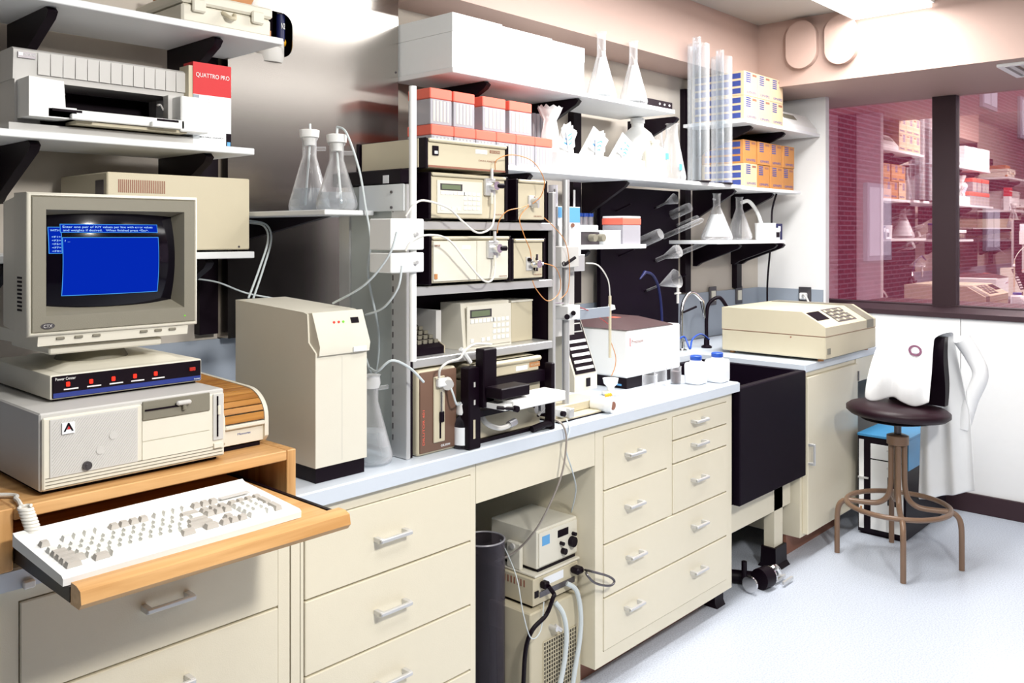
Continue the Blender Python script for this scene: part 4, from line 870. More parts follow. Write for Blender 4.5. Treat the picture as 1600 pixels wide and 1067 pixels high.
obj('slope_trim', MB().prism([(1.829, 1.1805), (1.829, 1.202), (1.961, 1.264), (1.963, 1.260), (1.8315, 1.1985), (1.8315, 1.1805)], p1[0]+.0005, p1[0]+.003, 'x'), 'beige', t)

# lower bay: sample changer with black frame and white tray
t = thing('sample_changer', 'black-framed beige sample changer with a projecting white tray, lowest bay', 'instrument', (1.95, 1.80, .914))
bx0, bx1 = 1.7530, 2.0740
obj('body', box(bx0+.006, bx1-.006, 1.78, 2.05, .925, 1.095, bev=.003), 'beige', t); obj('base_strip', box(bx0+.004, bx1-.004, 1.772, 2.04, .9145, .925), 'satin', t)
obj('upper_module', box(bx0+.004, bx1-.03, 1.765, 2.05, 1.1, 1.146, bev=.003), 'beige', t); obj('top_lip', box(bx0+.002, bx1-.028, 1.752, 1.79, 1.132, 1.146, bev=.005), 'beige', t)
rect('label_plate', 1.9380, 1.9900, 1.108, 1.122, 1.765, 'label', t, th=.001); rect('badge', 1.9990, 2.0470, 1.112, 1.127, 1.765, 'rust', t, th=.001)
text('lettering', 'GILSON', 2.0050, 2.0440, 1.1165, .006, 1.764, 'beige', t)
obj('dark_band', box(bx0+.01, bx1-.008, 1.760, 1.779, 1.065, 1.0985), 'satin', t, 'black band')
pA = (1.7110, 1.7350, 1.1410); pB = (1.7590, 1.7350, 0.914)
obj('front_leg', MB().box(pA[0], pB[0], 1.735, 1.772, .9147, pA[2]+.004, bev=.003), 'satin', t, 'black leg plate')
rect('leg_window', pA[0]+.016, pA[0]+.024, .945, .998, 1.7352, 'beige', t, th=.001)
for z in (1.04, 1.09): rect('leg_window', pA[0]+.018, pA[0]+.024, z, z+.014, 1.7352, 'lgrey', t, th=.001)
pC = (1.7490, 1.7150, 1.1960); pD = (1.8040, 1.7150, 1.0920)
obj('mast', box(pC[0], pD[0], 1.715, 1.75, 1.03, pC[2], bev=.003), 'satin', t, 'black mast')
obj('arm', box(1.7540, 1.8750, 1.652, 1.714, 1.0600, 1.0910, bev=.003), 'satin', t, 'black arm')
t0, t1 = 1.7900, 2.0220; tz = 1.0540
obj('tray', MB().box(t0, t1, 1.64, 1.725, tz-.028, tz, bev=.002).box(t0-.03, t0+.02, 1.645, 1.72, tz-.024, tz-.008, bev=.002), 'white', t, 'white tray'); obj('tray_rod', MB().cyl((t0-.045, 1.66, tz-.014), (t0+.002, 1.632, tz-.020), .005, n=12).cyl((t0+.002, 1.625, tz-.020), (t0+.002, 1.638, tz-.020), .009, n=12), 'satin', t, 'black rod')
obj('cross_strut', box(pB[0]-.002, bx1+.01, 1.74, 1.765, 1.0, 1.018), 'satin', t, 'black strut')
pE = (2.0700, 1.7350, 1.1290)
obj('rear_leg', MB().box(bx1-.004, bx1+.012, 1.735, 1.765, .9147, 1.12, bev=.002), 'satin', t, 'black leg plate')
obj('foot_arch', MB().tube([(bx1-.075, 1.755, .924), (bx1-.04, 1.75, .930), (bx1-.015, 1.745, .933), (bx1, 1.745, .930)], .011), 'satin', t, 'black foot')
obj('drain_hose', MB().tube([(bx0+.035, 1.765, 1.0), (bx0+.045, 1.752, .975), (bx0+.09, 1.748, .955), (bx0+.13, 1.748, .955), (bx0+.155, 1.75, .962)], .008), 'cord', t, 'pale corrugated hose')
obj('hose_joint', MB().cyl((bx0+.135, 1.748, .957), (bx0+.165, 1.75, .962), .011, n=12), 'frost', t)
obj('valve_cluster', MB().cyl((bx1-.06, 1.745, .985), (bx1-.06, 1.775, .985), .014, n=14).cyl((bx1-.06, 1.745, .965), (bx1-.03, 1.745, .985), .006, n=10).box(bx1-.05, bx1-.03, 1.74, 1.77, .97, .998), 'chrome', t, 'steel valve')

# dilutor
D0, D1, DYf = 1.5630, 1.7110, 1.782
t = thing('dilutor', 'upright brown-faced dilutor with a vertical syringe, at the left foot of the rack', 'instrument', ((D0+D1)/2, 1.84, .9145))
D0 = D0+.008
zt = 1.1530-.004
obj('housing', box(D0-.006, D1, DYf+.004, 1.90, .9145, zt, bev=.010, seg=3), 'beige', t)
obj('face_plate', box(D0, D1-.004, DYf, DYf+.006, .922, zt-.006, bev=.005, seg=2), 'brown', t, 'dark brown face')
mx_ = (D0+D1)/2
obj('channel', box(mx_-.024, mx_+.018, DYf-.005, DYf, .945, zt-.022, bev=.002), 'beige', t)
obj('plunger_slot', box(mx_-.004, mx_+.002, DYf-.0058, DYf-.005, .955, 1.02), 'black', t); obj('plunger_block', box(mx_-.006, mx_+.010, DYf-.012, DYf-.005, 1.0, 1.03, bev=.002), 'satin', t)
obj('syringe', MB().cyl((mx_+.0, DYf-.010, 1.03), (mx_+.0, DYf-.010, zt-.045), .0045, n=12), 'glass', t); obj('plunger_rod', MB().cyl((mx_, DYf-.010, 1.02), (mx_, DYf-.010, 1.085), .0018, n=8), 'dkmetal', t)
obj('valve_block', box(mx_-.02, mx_+.012, DYf-.022, DYf-.005, zt-.050, zt-.026, bev=.004), 'white', t); obj('valve_body', MB().cyl((mx_+.012, DYf-.024, zt-.046), (mx_+.020, DYf-.008, zt-.040), .016, n=18), 'lgrey', t)
o = text('lettering', 'DILUTOR 401', 0, .095, 0, .0075, 0, 'redlid', t)
org = ORG[t.name]
for vv in o.data.vertices:
    x, y, z = vv.co.x+org[0], vv.co.y+org[1], vv.co.z+org[2]
    vv.co = Vector((D0+.0155-z, DYf+y-.0002, .945+x))-Vector(org)
text('lettering', 'GILSON', mx_+.006, mx_+.040, .930, .006, DYf-.0002, 'label', t)
tubing('clear tube from the brown dilutor down to the small white-labelled bottle', [(mx_+.022, 1.765, zt-.045), (1.6650, 1.7520, 1.0780), (1.6800, 1.7520, 1.0460), (1.722, 1.775, 1.045)], .003)
tubing('thick pale tube bent over the third shelf edge above the dilutor', [(1.6200, 1.7600, 1.1270), (1.6150, 1.7500, 1.1520), (1.6390, 1.7450, 1.1690), (1.6740, 1.7350, 1.1770), (1.6980, 1.7400, 1.1950), (1.7580, 1.7600, 1.2060), (1.8350, 1.7680, 1.1980)], .0035, 'cord')
t = thing('rubber_tip', 'pale rubber tip hanging off the third rack shelf edge', 'stopper', (1.7080, 1.7550, 1.1710))
a, b, c_ = (1.7070, 1.7650, 1.1970), (1.7230, 1.7650, 1.1810), (1.7450, 1.7650, 1.1550); obj('tip', MB().tube([a, b, c_], .007), 'white', t)

# white-labelled bottle
c = (1.7235, 1.775, .9145)
t = thing('reagent_bottle', 'small glass bottle with white label and white cap beside the dilutor', 'bottle', c)
obj('vessel', MB().lathe(c, [(.022, 0), (.025, .004), (.025, .070), (.020, .082), (.013, .090), (.013, .104), (.011, .104), (.011, .090), (.018, .081), (.023, .069), (.023, .004)], 24, False), 'gdark', t)
obj('label_wrap', MB().lathe(c, [(.0256, .012), (.0256, .062)], 24, False), 'label', t, 'white paper label'); obj('cap', MB().lathe((c[0], c[1], c[2]+.0955), [(.017, 0), (.020, .008), (.017, .026), (.019, .032), (.004, .036)], 18), 'white', t)

# ------------------------------------------------------------------ ring stand, clamps, probes
rx, ry = 2.2560, 1.83
t = thing('ring_stand', 'tall aluminium rod stand with clamps right of the rack', 'stand', (rx, ry, .945))
obj('rod', MB().cyl((rx, ry, .955), (rx, ry, 1.7010), .0125, n=20), 'alu', t)
def pbox(name, q, y, yb, material, parent, bev=.002, lab=None): return obj(name, box(q[0], q[1], y, yb, q[2], q[3], bev=bev), material, parent, lab)
b_ = pbox('clamp_block', (2.1980, 2.2890, 1.4110, 1.4800), 1.80, 1.86, 'lgrey', t); obj('clamp_lever', MB().tube([(2.2120, 1.8000, 1.4200), (2.2500, 1.7850, 1.4440)], .0055, smooth=False), 'satin', b_, 'black lever')
obj('clamp_ring', MB().torus((2.1970, 1.7900, 1.4240), .0065, .002, 'y', 20, 6), 'satin', b_)
pbox('side_block', (2.3410, 2.3990, 1.3930, 1.4500), 1.86, 1.90, 'alu', t)
b2 = pbox('clamp_block', (2.2310, 2.2960, 1.2370, 1.2840), 1.80, 1.86, 'white', t)
obj('clamp_knob', MB().cyl((2.2010, 1.7800, 1.2520), (2.2260, 1.8000, 1.2490), .009, n=14), 'satin', b2, 'black knob'); obj('clamp_knob', MB().cyl((2.2340, 1.7800, 1.2620), (2.2590, 1.8000, 1.2590), .008, n=14), 'satin', b2, 'black knob')
obj('cross_bar', MB().cyl((2.1960, 1.8300, 1.2950), (2.2630, 1.8300, 1.2890), .004, n=10), 'chrome', t)
pbox('cross_plate', (2.3720, 2.5580, 1.2230, 1.2590), 1.87, 1.876, 'splash', t, .001, 'blue-grey bar'); 
# column carrier (white column with blue label)
q = (2.2800, 2.4030, 1.4280, 1.6250)
t = thing('column_carrier', 'white column unit with a blue and white label, behind the rod stand', 'column', ((q[0]+q[1])/2, 1.93, q[2]))
pbox('white_body', (q[0], q[1], q[2], q[3]-.075), 1.88, 1.97, 'white', t)
zz_ = q[3]
obj('blue_label_box', box(q[0], q[1], 1.885, 1.965, zz_-.0745, zz_-.01, bev=.001), 'label', t); rect('blue_print', q[0]+.002, q[0]+.022, zz_-.048, zz_-.012, 1.885, 'lblue', t, th=.001); rect('blue_print', q[0]+.045, q[1]-.002, zz_-.064, zz_-.012, 1.885, 'lblue', t, th=.001)
for x in (q[0]+.004, q[1]-.014): obj('guide_rod', MB().cyl((x, 1.90, zz_-.012), (x, 1.90, zz_+.05), .004, n=10), 'alu', t)
obj('glass_column', MB().cyl((q[0]+.03, 1.93, zz_-.01), (q[0]+.03, 1.93, zz_+.065), .016, n=18), 'frost', t); obj('lower_post', box(q[0]+.004, q[1]-.014, 1.90, 1.95, 1.17, q[2]), 'lgrey', t)
obj('red_screw', MB().cyl((2.3460, 1.8720, 1.5510), (2.3590, 1.8820, 1.5510), .007, n=12), 'kick', t)
# probe
pr0 = (2.6680, 1.9500, 1.2880); pr1 = (2.6840, 1.9500, 1.0600)
t = thing('electrode_probe', 'slim beige probe with a pale flag dipping into a white cup', 'probe', (pr1[0], 1.95, .9145))
obj('probe_shaft', MB().cyl((pr0[0], 1.95, pr0[2]), (pr0[0], 1.95, pr1[2]-.005), .0055, n=12), 'beige', t); obj('flag', MB().prism([(pr0[0]-.004, pr0[2]-.055), (pr0[0]-.002, pr0[2]-.032), (pr0[0]+.02, pr0[2]-.036), (pr0[0]+.026, pr0[2]-.052)], 1.943, 1.957, 'y'), 'white', t)
obj('probe_lead', MB().tube([(2.4190, 1.8700, 1.4190), (2.5290, 1.9000, 1.4070), (2.6280, 1.9300, 1.3510), (pr0[0], 1.95, pr0[2])], .0025), 'cord', t)
cb = (pr0[0]+.004, 1.95, .9145); obj('cup', MB().lathe(cb, [(.030, 0), (.034, .004), (.034, .012), (.014, .016), (.014, .030), (.026, .042), (.030, .062), (.027, .062), (.012, .040)], 20, False), 'white', t, 'white stemmed cup')
obj('return_tube', MB().tube([(pr0[0]+.010, 1.95, .985), (pr0[0]+.026, 1.945, 1.02), (pr0[0]+.028, 1.945, 1.06), (pr0[0]+.008, 1.95, 1.11)], .0016), 'copper', t)

# keypad console (sloping)
K0, K1 = 2.4260, 2.5540
t = thing('metering_console', 'beige sloping console with a black panel of five white bars', 'instrument', ((K0+K1)/2, 1.98, .9585))
zk = 1.2130
side = [(1.925, .9585), (1.925, 1.012), (2.005, zk), (2.03, zk+.003), (2.09, zk), (2.09, .9585)]
obj('housing', MB().prism(side, K0-.004, K1, 'x'), 'ivory', t)
d0 = Vector((1.925, 1.012)); d1 = Vector((2.005, zk)); dd = (d1-d0)
def slab(name, x0, x1, s0, s1, material, th=.003, lab=None):
    n = Vector((-dd.y, dd.x)).normalized(); A = d0+dd*s0; B = d0+dd*s1
    return obj(name, MB().prism([tuple(A), tuple(B), tuple(B+n*th), tuple(A+n*th)], x0, x1, 'x'), material, t, lab)
slab('panel', K0+.006, K1-.006, .04, .96, 'satin', .003, 'black sloping panel')
for k in range(5): slab('white_bar', K0+.014, K1-.014, .10+k*.115, .15+k*.115, 'white', .006)
slab('display_frame', K0+.016, K1-.014, .74, .90, 'lgrey', .0036); slab('display', K0+.019, K1-.017, .76, .88, 'black', .0042)
obj('power_switch', box((K0+K1)/2-.001, (K0+K1)/2+.02, 1.921, 1.925, .972, 1.002), 'satin', t, 'black rocker switch')
# peristaltic pump
P0, P1 = 2.1660, 2.4290
t = thing('peristaltic_pump', 'beige bench pump with a round white pump head and yellow tube clips', 'pump', ((P0+P1)/2, 1.85, .9145))
obj('base_plate', box(P0-.012, P1-.03, 1.775, 1.93, .9145, .926, bev=.003), 'beige', t); obj('base_rim', box(P0-.014, P1-.028, 1.773, 1.932, .9142, .9185), 'satin', t)
obj('housing', box(P0+.016, P1-.004, 1.815, 1.92, .926, .9575, bev=.004), 'beige', t); obj('side_plate', box(P0+.03, P0+.055, 1.765, 1.81, .926, .955, bev=.002), 'alu', t)
hc = (2.3740, 1.7700, 0.94)
obj('head', MB().cyl((P1-.045, 1.815, .943), (P1-.035, 1.762, .941), .024, n=24), 'white', t, 'white pump head'); obj('head_ring', MB().cyl((P1-.035, 1.762, .941), (P1-.031, 1.74, .940), .0265, .024, n=24), 'white', t); obj('head_bore', MB().cyl((P1-.031, 1.7385, .940), (P1-.031, 1.740, .940), .014, n=20), 'kick', t, 'dark bore')
for k in range(3): obj('tube_clip', MB().cyl((P1-.022+k*.012, 1.78, .968-k*.001), (P1-.015+k*.012, 1.775, .970), .006, n=10), 'yellow', t, 'yellow tube clip')
obj('lock_block', box(P0-.004, P0+.022, 1.77, 1.80, .932, .958, bev=.003), 'white', t); obj('lock_knob', MB().cyl((P0-.002, 1.76, .945), (P0-.002, 1.772, .945), .009, n=14), 'satin', t, 'black knob')
# orange tubing of the chromatography system
tubing('orange tube arching from the data box to the upper right module', [(1.8270, 1.7450, 1.7080), (1.8170, 1.7300, 1.7340), (1.8720, 1.7200, 1.7520), (1.9620, 1.7200, 1.7390), (2.0150, 1.7200, 1.6870), (2.0150, 1.7300, 1.6390), (1.9910, 1.7450, 1.6130)], .0014, 'copper')
tubing('orange tube from the lower pump head up to the upper module', [(1.8350, 1.7450, 1.5240), (1.8280, 1.7300, 1.5590), (1.8500, 1.7200, 1.5870), (1.9110, 1.7250, 1.5980), (1.9730, 1.7450, 1.6090)], .0014, 'copper')
tubing('orange tube running down between the two right rack modules', [(1.9730, 1.7450, 1.6050), (1.9160, 1.7300, 1.5690), (1.9220, 1.7200, 1.5220), (1.9560, 1.7250, 1.4740), (1.9740, 1.7350, 1.4450)], .0014, 'copper')
tubing('orange tube looping from the mixer round to the rod stand', [(2.0470, 1.7520, 1.4310), (2.1060, 1.7500, 1.4150), (2.1560, 1.7700, 1.3680), (2.1550, 1.7800, 1.3270), (2.0780, 1.7600, 1.3120), (2.0030, 1.7400, 1.3520), (1.9850, 1.7400, 1.3800)], .0014, 'copper')
tubing('long orange tube hanging from the upper module to the rod clamp', [(2.0450, 1.7450, 1.5710), (2.1000, 1.7500, 1.5420), (2.1750, 1.7700, 1.5010), (2.2230, 1.7900, 1.4380), (2.2200, 1.7900, 1.3440), (2.1770, 1.7900, 1.3090)], .0014, 'copper')
tubing('white tube from clamp block to the upper rack pump', [(1.4460, 1.6950, 1.5660), (1.4650, 1.6900, 1.5920), (1.5110, 1.7000, 1.6080), (1.6160, 1.7200, 1.5910), (1.6780, 1.7300, 1.5570), (1.7360, 1.7300, 1.5250), (1.7880, 1.7300, 1.5350), (1.8220, 1.7450, 1.5680), (1.8320, 1.7520, 1.6340)], .0028, 'cord')
tubing('white tube from clamp block to the lower rack pump', [(1.4460, 1.6950, 1.4780), (1.4650, 1.6900, 1.5040), (1.5240, 1.7000, 1.5180), (1.6160, 1.7200, 1.5060), (1.6980, 1.7300, 1.4420), (1.7670, 1.7350, 1.3890), (1.8170, 1.7450, 1.3920), (1.8350, 1.7520, 1.4470)], .0028, 'cord')
tubing('red wire drooping from the rod clamp to the white bath', [(2.2750, 1.8400, 1.2880), (2.3540, 1.8500, 1.2700), (2.4650, 1.8800, 1.2430), (2.6010, 1.9100, 1.1900)], .0014, 'redp', 'wire', 'wire')

# ------------------------------------------------------------------ white water bath
BX0, BX1, BY0, BY1 = 2.80, 3.19, 1.965, 2.33
t = thing('water_bath', 'large white bath with a dark brown peaked lid and black base', 'bath', ((BX0+BX1)/2, 2.14, .9145))
zb = 1.1440
obj('base', box(BX0+.006, BX1-.006, BY0+.006, BY1-.006, .9145, .958, bev=.002), 'satin', t, 'black base'); obj('body', box(BX0, BX1, BY0, BY1, .958, zb, bev=.006), 'white', t)
obj('lid', MB().add([(BX0-.002, BY0+.0, zb+.001), (BX1-.05, BY0+.0, zb+.001), (BX1-.05, BY1, zb+.001), (BX0-.002, BY1, zb+.001), (BX0+.09, BY0+.12, zb+.034), (BX1-.14, BY0+.12, zb+.034), (BX1-.14, BY1-.05, zb+.034), (BX0+.09, BY1-.05, zb+.034)], [(3, 2, 1, 0), (4, 5, 6, 7), (0, 1, 5, 4), (1, 2, 6, 5), (2, 3, 7, 6), (3, 0, 4, 7)]), 'lidbr', t, 'dark brown peaked lid')
obj('lid_label', box(BX0+.10, BX0+.145, BY0+.13, BY0+.17, zb+.034, zb+.0350), 'redlid', t)
rect('name_plate', BX0+.022, BX0+.125, zb-.062, zb-.030, BY0, 'label', t, th=.001); rect('plate_edge', BX0+.020, BX0+.023, zb-.062, zb-.030, BY0, 'red', t, th=.0015)
text('lettering', 'Precision', BX0+.030, BX0+.110, zb-.053, .014, BY0-.001, 'kick', t)
obj('base_badge', box(BX0+.0045, BX0+.0062, BY0+.03, BY0+.06, .925, .932), 'lblue', t)

# glassware in front of the bath, jugs
def cup(name, lab, c, r, h, material='glass', grp=None):
    t = thing(name, lab, 'beaker', c, grp); obj('vessel', MB().lathe(c, [(r*.92, 0), (r, .004), (r, h-.003), (r*1.06, h), (r*.95, h), (r*.93, .005), (.001, .004)], 24, False), material, t); return t
cup('beaker', 'low glass beaker in front of the white bath, left one', (2.86, 1.90, .9145), .030, .06); cup('beaker', 'tall glass beaker in front of the white bath, middle one', (2.975, 1.925, .9145), .026, .075)
b3 = cup('beaker', 'dark-streaked glass beaker beside the milky jugs', (3.05, 1.90, .9145), .022, .07); obj('dark_liquid', MB().lathe((3.05, 1.90, .920), [(.019, 0), (.019, .045)], 18), 'lidbr', b3, 'dark contents')
def jug(lab, c, w_, d_, h):
    t = thing('jug', lab, 'jug', c)
    obj('body', box(c[0]-w_, c[0]+w_, c[1]-d_, c[1]+d_, c[2], c[2]+h, bev=.012, seg=3), 'jug', t); obj('shoulder', MB().lathe((c[0], c[1], c[2]+h), [(.028, -.002), (.022, .008)], 20), 'jug', t)
    obj('cap', MB().lathe((c[0], c[1], c[2]+h+.008), [(.023, 0), (.024, .003), (.024, .015), (.021, .018)], 24), 'cap', t, 'blue screw cap')
jug('milky plastic jug with a blue cap, left one, nearer the beakers', (3.105, 1.84, .9145), .040, .035, .088); jug('milky plastic jug with a blue cap, right one, nearest the sink', (3.205, 1.80, .9145), .040, .040, .094)
solo('blue_hose', MB().tube([(3.185, 2.05, 1.03), (3.3110, 2.0500, 1.0590), (3.3640, 2.0500, 1.0630), (3.3580, 2.0200, 1.0150), (3.4290, 2.0500, 1.0480), (3.5530, 2.0800, 1.0590), (3.6630, 2.1000, 1.0230)], .004), 'cap', 'blue hose tangled behind the milky jugs', 'hose')
t = thing('hose_nozzle', 'black hose nozzle lying behind the jugs by the sink', 'nozzle', (3.35, 2.32, .9145)); p = (3.40, 2.36, .945); obj('barrel', MB().cyl((3.32, 2.36, .945), (3.46, 2.34, .945), .022, .028, n=18), 'satin', t); obj('grip', MB().cyl((3.36, 2.36, .945), (3.34, 2.38, .9145), .014, n=12), 'satin', t)

# taps
def tap(lab, material, a, b, c_, d, tip, r=.009):
    t = thing('gooseneck_tap', lab, 'tap', (a[0], a[1], .9145)); obj('flange', MB().lathe((a[0], a[1], .9145), [(.028, 0), (.028, .008), (.015, .016), (.014, .05)], 20), material, t)
    obj('neck', MB().tube([(a[0], a[1], .95), (a[0], a[1], a[2]), b, c_, d], r, n=12, sub=8), material, t); obj('nozzle', MB().tube([d, tip], r*1.35, n=12, smooth=False, r_end=r*.6), material, t); return t
tp = tap('shiny chrome gooseneck tap behind the bath, over the sink ledge', 'chrome', (3.9070, 2.4000, 1.1100), (3.9390, 2.4000, 1.1840), (3.9980, 2.3900, 1.2150), (4.0610, 2.3700, 1.1690), (4.0700, 2.3600, 1.0780))
obj('lever', MB().tube([(3.9100, 2.3900, 1.1170), (3.9860, 2.3600, 1.1430)], .006, smooth=False), 'satin', tp, 'black lever')
tap('black gooseneck tap with drooping nozzle, beside the photometer', 'satin', (4.1250, 2.3800, 1.0790), (4.1340, 2.3700, 1.1510), (4.1720, 2.3300, 1.1820), (4.2070, 2.3000, 1.1230), (4.2230, 2.2900, 0.993), .010)
tap('dark blue gooseneck hose tap before the drying board', 'dblue', (3.7980, 2.4500, 1.1140), (3.7690, 2.4500, 1.2460), (3.7010, 2.4400, 1.3140), (3.6180, 2.4300, 1.3330), (3.5580, 2.4200, 1.3010), .007)

# glassware drying board with pegs and glassware
GB0, GB1 = 3.4260, 4.1380
t = thing('drying_board', 'black glassware drying board with pegs behind the white bath', 'drying rack', ((GB0+GB1)/2, 2.58, .98))
obj('board', box(GB0, GB1, 2.56, 2.585, .97, 1.755, bev=.003), 'stone', t)
PG = [((3.8980, 2.5700, 1.6560)), ((4.0480, 2.5700, 1.6170)), ((3.7330, 2.5700, 1.4670)), ((3.9600, 2.5700, 1.4990)), ((4.1120, 2.5700, 1.5550)), ((3.8980, 2.5700, 1.3780)), ((4.0600, 2.5700, 1.3950)), ((3.8080, 2.5700, 1.2230)), ((3.5540, 2.5700, 1.6350)), ((3.5810, 2.5700, 1.4110)), ((4.0730, 2.5700, 1.2690))]
for p in PG: obj('peg', MB().cyl((p[0], 2.562, p[2]), (p[0]+.0, 2.47, p[2]+.035), .006, .005, n=10), 'satin', t)
def hung(name, lab, p, r, L_, kind):
    ax = Vector((0, -.935, .355)); base = Vector((p[0], 2.545, p[2]+.006))
    t = thing(name, lab, 'glassware', tuple(base)); m = MB(); n = 20
    u = Vector((1, 0, 0)); w_ = ax.cross(u)
    prof = {'cup': [(r, .0), (r, L_*.9), (r*.9, L_), (.001, L_)], 'funnel': [(.006, 0), (.006, L_*.45), (r, L_), (r*.97, L_), (.004, L_*.46)], 'tube': [(r, 0), (r, L_*.9), (r*.7, L_*.97), (.001, L_)], 'flask': [(.012, 0), (.012, L_*.35), (r, L_*.85), (r*.9, L_*.97), (.001, L_)]}[kind]
    v = []; f = []
    for a, b in prof: v += [base+ax*b+(u*math.cos(2*PI*i/n)+w_*math.sin(2*PI*i/n))*a for i in range(n)]
    for j in range(len(prof)-1): f += [(j*n+i, j*n+(i+1) % n, (j+1)*n+(i+1) % n, (j+1)*n+i) for i in range(n)]
    obj('vessel', m.add(v, f), 'glass', t, ang=60); return t
hung('glass_funnel', 'small glass funnel on the topmost left peg of the drying board', PG[0], .030, .12, 'funnel'); hung('glass_cup', 'small glass cup on the topmost right peg of the drying board', PG[1], .026, .12, 'cup')
hung('glass_beaker', 'glass beaker hanging upside down at the left of the drying board', PG[2], .030, .14, 'cup'); hung('glass_tube', 'thin glass tube on the peg just above the small right shelf level', PG[3], .014, .26, 'tube')
hung('glass_stopper', 'short glass piece hanging at the right edge of the drying board', PG[4], .018, .13, 'cup'); hung('round_flask', 'round glass flask hanging in the middle of the drying board', PG[5], .036, .15, 'flask')
hung('test_tube', 'long test tube reaching out before the small right shelf', PG[6], .013, .34, 'tube'); sf = hung('separating_funnel', 'big glass funnel with a stopcock low on the drying board', PG[7], .050, .19, 'funnel')
e = Vector((PG[7][0], 2.545, PG[7][2]))+Vector((0, -.935, .355))*.19
obj('stopcock', MB().cyl((e.x+.01, e.y, e.z-.03), (e.x+.01, e.y, e.z-.12), .007, n=12).cyl((e.x-.015, e.y, e.z-.07), (e.x+.035, e.y, e.z-.07), .005, n=10), 'lgrey', sf, 'pale stopcock')

# ------------------------------------------------------------------ photometer
SX0, SX1 = 4.02, 4.66
A = (4.0200, 2.2310, 0.935); B_ = (4.0200, 1.6880, 0.938); C_ = (4.0200, 2.2310, 1.1490); D = (4.0200, 1.8040, 1.1450); E_ = (4.0200, 1.7000, 1.0820)
t = thing('photometer', 'low wide cream photometer with sloping key panel on the far worktop', 'instrument', ((SX0+SX1)/2, 1.97, .9145))
zb = .928; yf = B_[1]; yb = A[1]; zt = (C_[2]+D[2])/2
obj('lower_case', box(SX0, SX1, yf, yb, zb, E_[2]-.048, bev=.004), 'beige', t)
obj('upper_case', MB().prism([(yf, E_[2]-.046), (yf, E_[2]-.004), (yf+.004, E_[2]), (D[1], zt), (yb, zt), (yb, E_[2]-.046)], SX0, SX1, 'x'), 'beige', t)
s0 = Vector((yf+.004, E_[2])); s1 = Vector((D[1], zt)); ds = s1-s0; nn = Vector((-ds.y, ds.x)).normalized()
def sp(name, x0, x1, a, b, material, th=.002, lab=None, par=None):
    P_ = s0+ds*a; Q_ = s0+ds*b
    return obj(name, MB().prism([tuple(P_), tuple(Q_), tuple(Q_+nn*th), tuple(P_+nn*th)], x0, x1, 'x'), material, par or t, lab)
sp('display_window', SX0+.02, SX0+.16, .38, .90, 'black', .0015, 'dark display window'); kp = sp('key_field', SX0+.20, SX0+.43, .12, .95, 'dkmetal', .0015, 'dark key field')
for i in range(8):
    for j in range(4): sp('key', SX0+.207+i*.028, SX0+.228+i*.028, .18+j*.19, .30+j*.19, 'beige' if (i+j) % 3 == 0 else 'grey', .004, None, kp)
obj('brown_band', MB().prism([(yf-.0015, E_[2]-.044), (yf-.0015, E_[2]-.002), (yf+.003, E_[2]+.0025), (D[1]-.001, zt+.002), (yb-.02, zt+.002), (yb-.02, zt), (D[1], zt-.001), (yf+.004, E_[2]-.002), (yf, E_[2]-.005), (yf, E_[2]-.044)], SX1-.125, SX1-.035, 'x'), 'grey', t, 'taupe stripe')
p = (4.0390, 1.6800, 1.0060); rect('power_socket', SX0+.02, SX0+.055, zb+.022, zb+.050, yf, 'grey', t, th=.002)
obj('lid_seam', box(SX0-.001, SX1+.001, yf-.0005, yb, E_[2]-.0475, E_[2]-.0462), 'kick', t); obj('side_screw', MB().cyl((SX0-.002, (yf+yb)/2-.1, E_[2]-.06), (SX0, (yf+yb)/2-.1, E_[2]-.06), .004, n=10), 'kick', t)
for x in (SX0+.04, SX1-.04):
    for y in (yf+.04, yb-.04): obj('foot', MB().cyl((x, y, .9145), (x, y, zb), .014, n=14), 'rust', t)

# ------------------------------------------------------------------ things on the top shelf
bxs = [(2.158, 2.4180), (2.4180+.003, 2.7180), (2.7180+.003, 2.9380)]
for i, (a, b) in enumerate(bxs):
    t = thing('white_box', ('large white cardboard box at the left end of the high shelf', 'large white cardboard box, middle one on the high shelf', 'white cardboard box on the high shelf beside the two flasks')[i], 'box', ((a+b)/2, 2.42, 2.1215), 'white boxes on the high shelf')
    obj('carton', box(a, b, 2.275+.004*i, 2.58, 2.1215, 2.250, bev=.001), 'card', t); obj('lid', box(a-.001, b+.001, 2.273+.004*i, 2.582, 2.2505, 2.319-.004*i, bev=.001), 'card', t)
def big_flask(name, lab, x, y, z, r, h, neck, g=None, liq=None, **k): return flask(name, lab, (x, y, z), r, h, neck, g, liq, **k)
xf1 = 3.1340; xf2 = 3.3830
for x, lab in ((xf1, 'left tall narrow-necked flask on the high shelf'), (xf2, 'right tall narrow-necked flask on the high shelf')):
    f_ = flask('erlenmeyer_flask', lab, (x, 2.338, 2.1215), .068, .30, .020, 'tall flasks on the high shelf', nh=.33)
    obj('paper_insert', MB().lathe((x+.010, 2.338, 2.1215+.02), [(.045, 0), (.013, .17)], 20, False), 'card', f_, 'white paper cone inside')
t = thing('power_strip', 'short black power strip lying at the right end of the high shelf', 'power strip', (3.54, 2.30, 2.1215))
q = (3.4210, 3.6310, 2.1350, 2.1650); obj('strip_body', box(q[0], q[1], 2.28, 2.33, 2.1217, 2.1215+.035, bev=.003), 'satin', t)
for k in range(3): obj('socket', MB().cyl((q[0]+(q[1]-q[0])*(.45+.2*k), 2.277, 2.139), (q[0]+(q[1]-q[0])*(.45+.2*k), 2.2805, 2.139), .005, n=12), 'white', t)

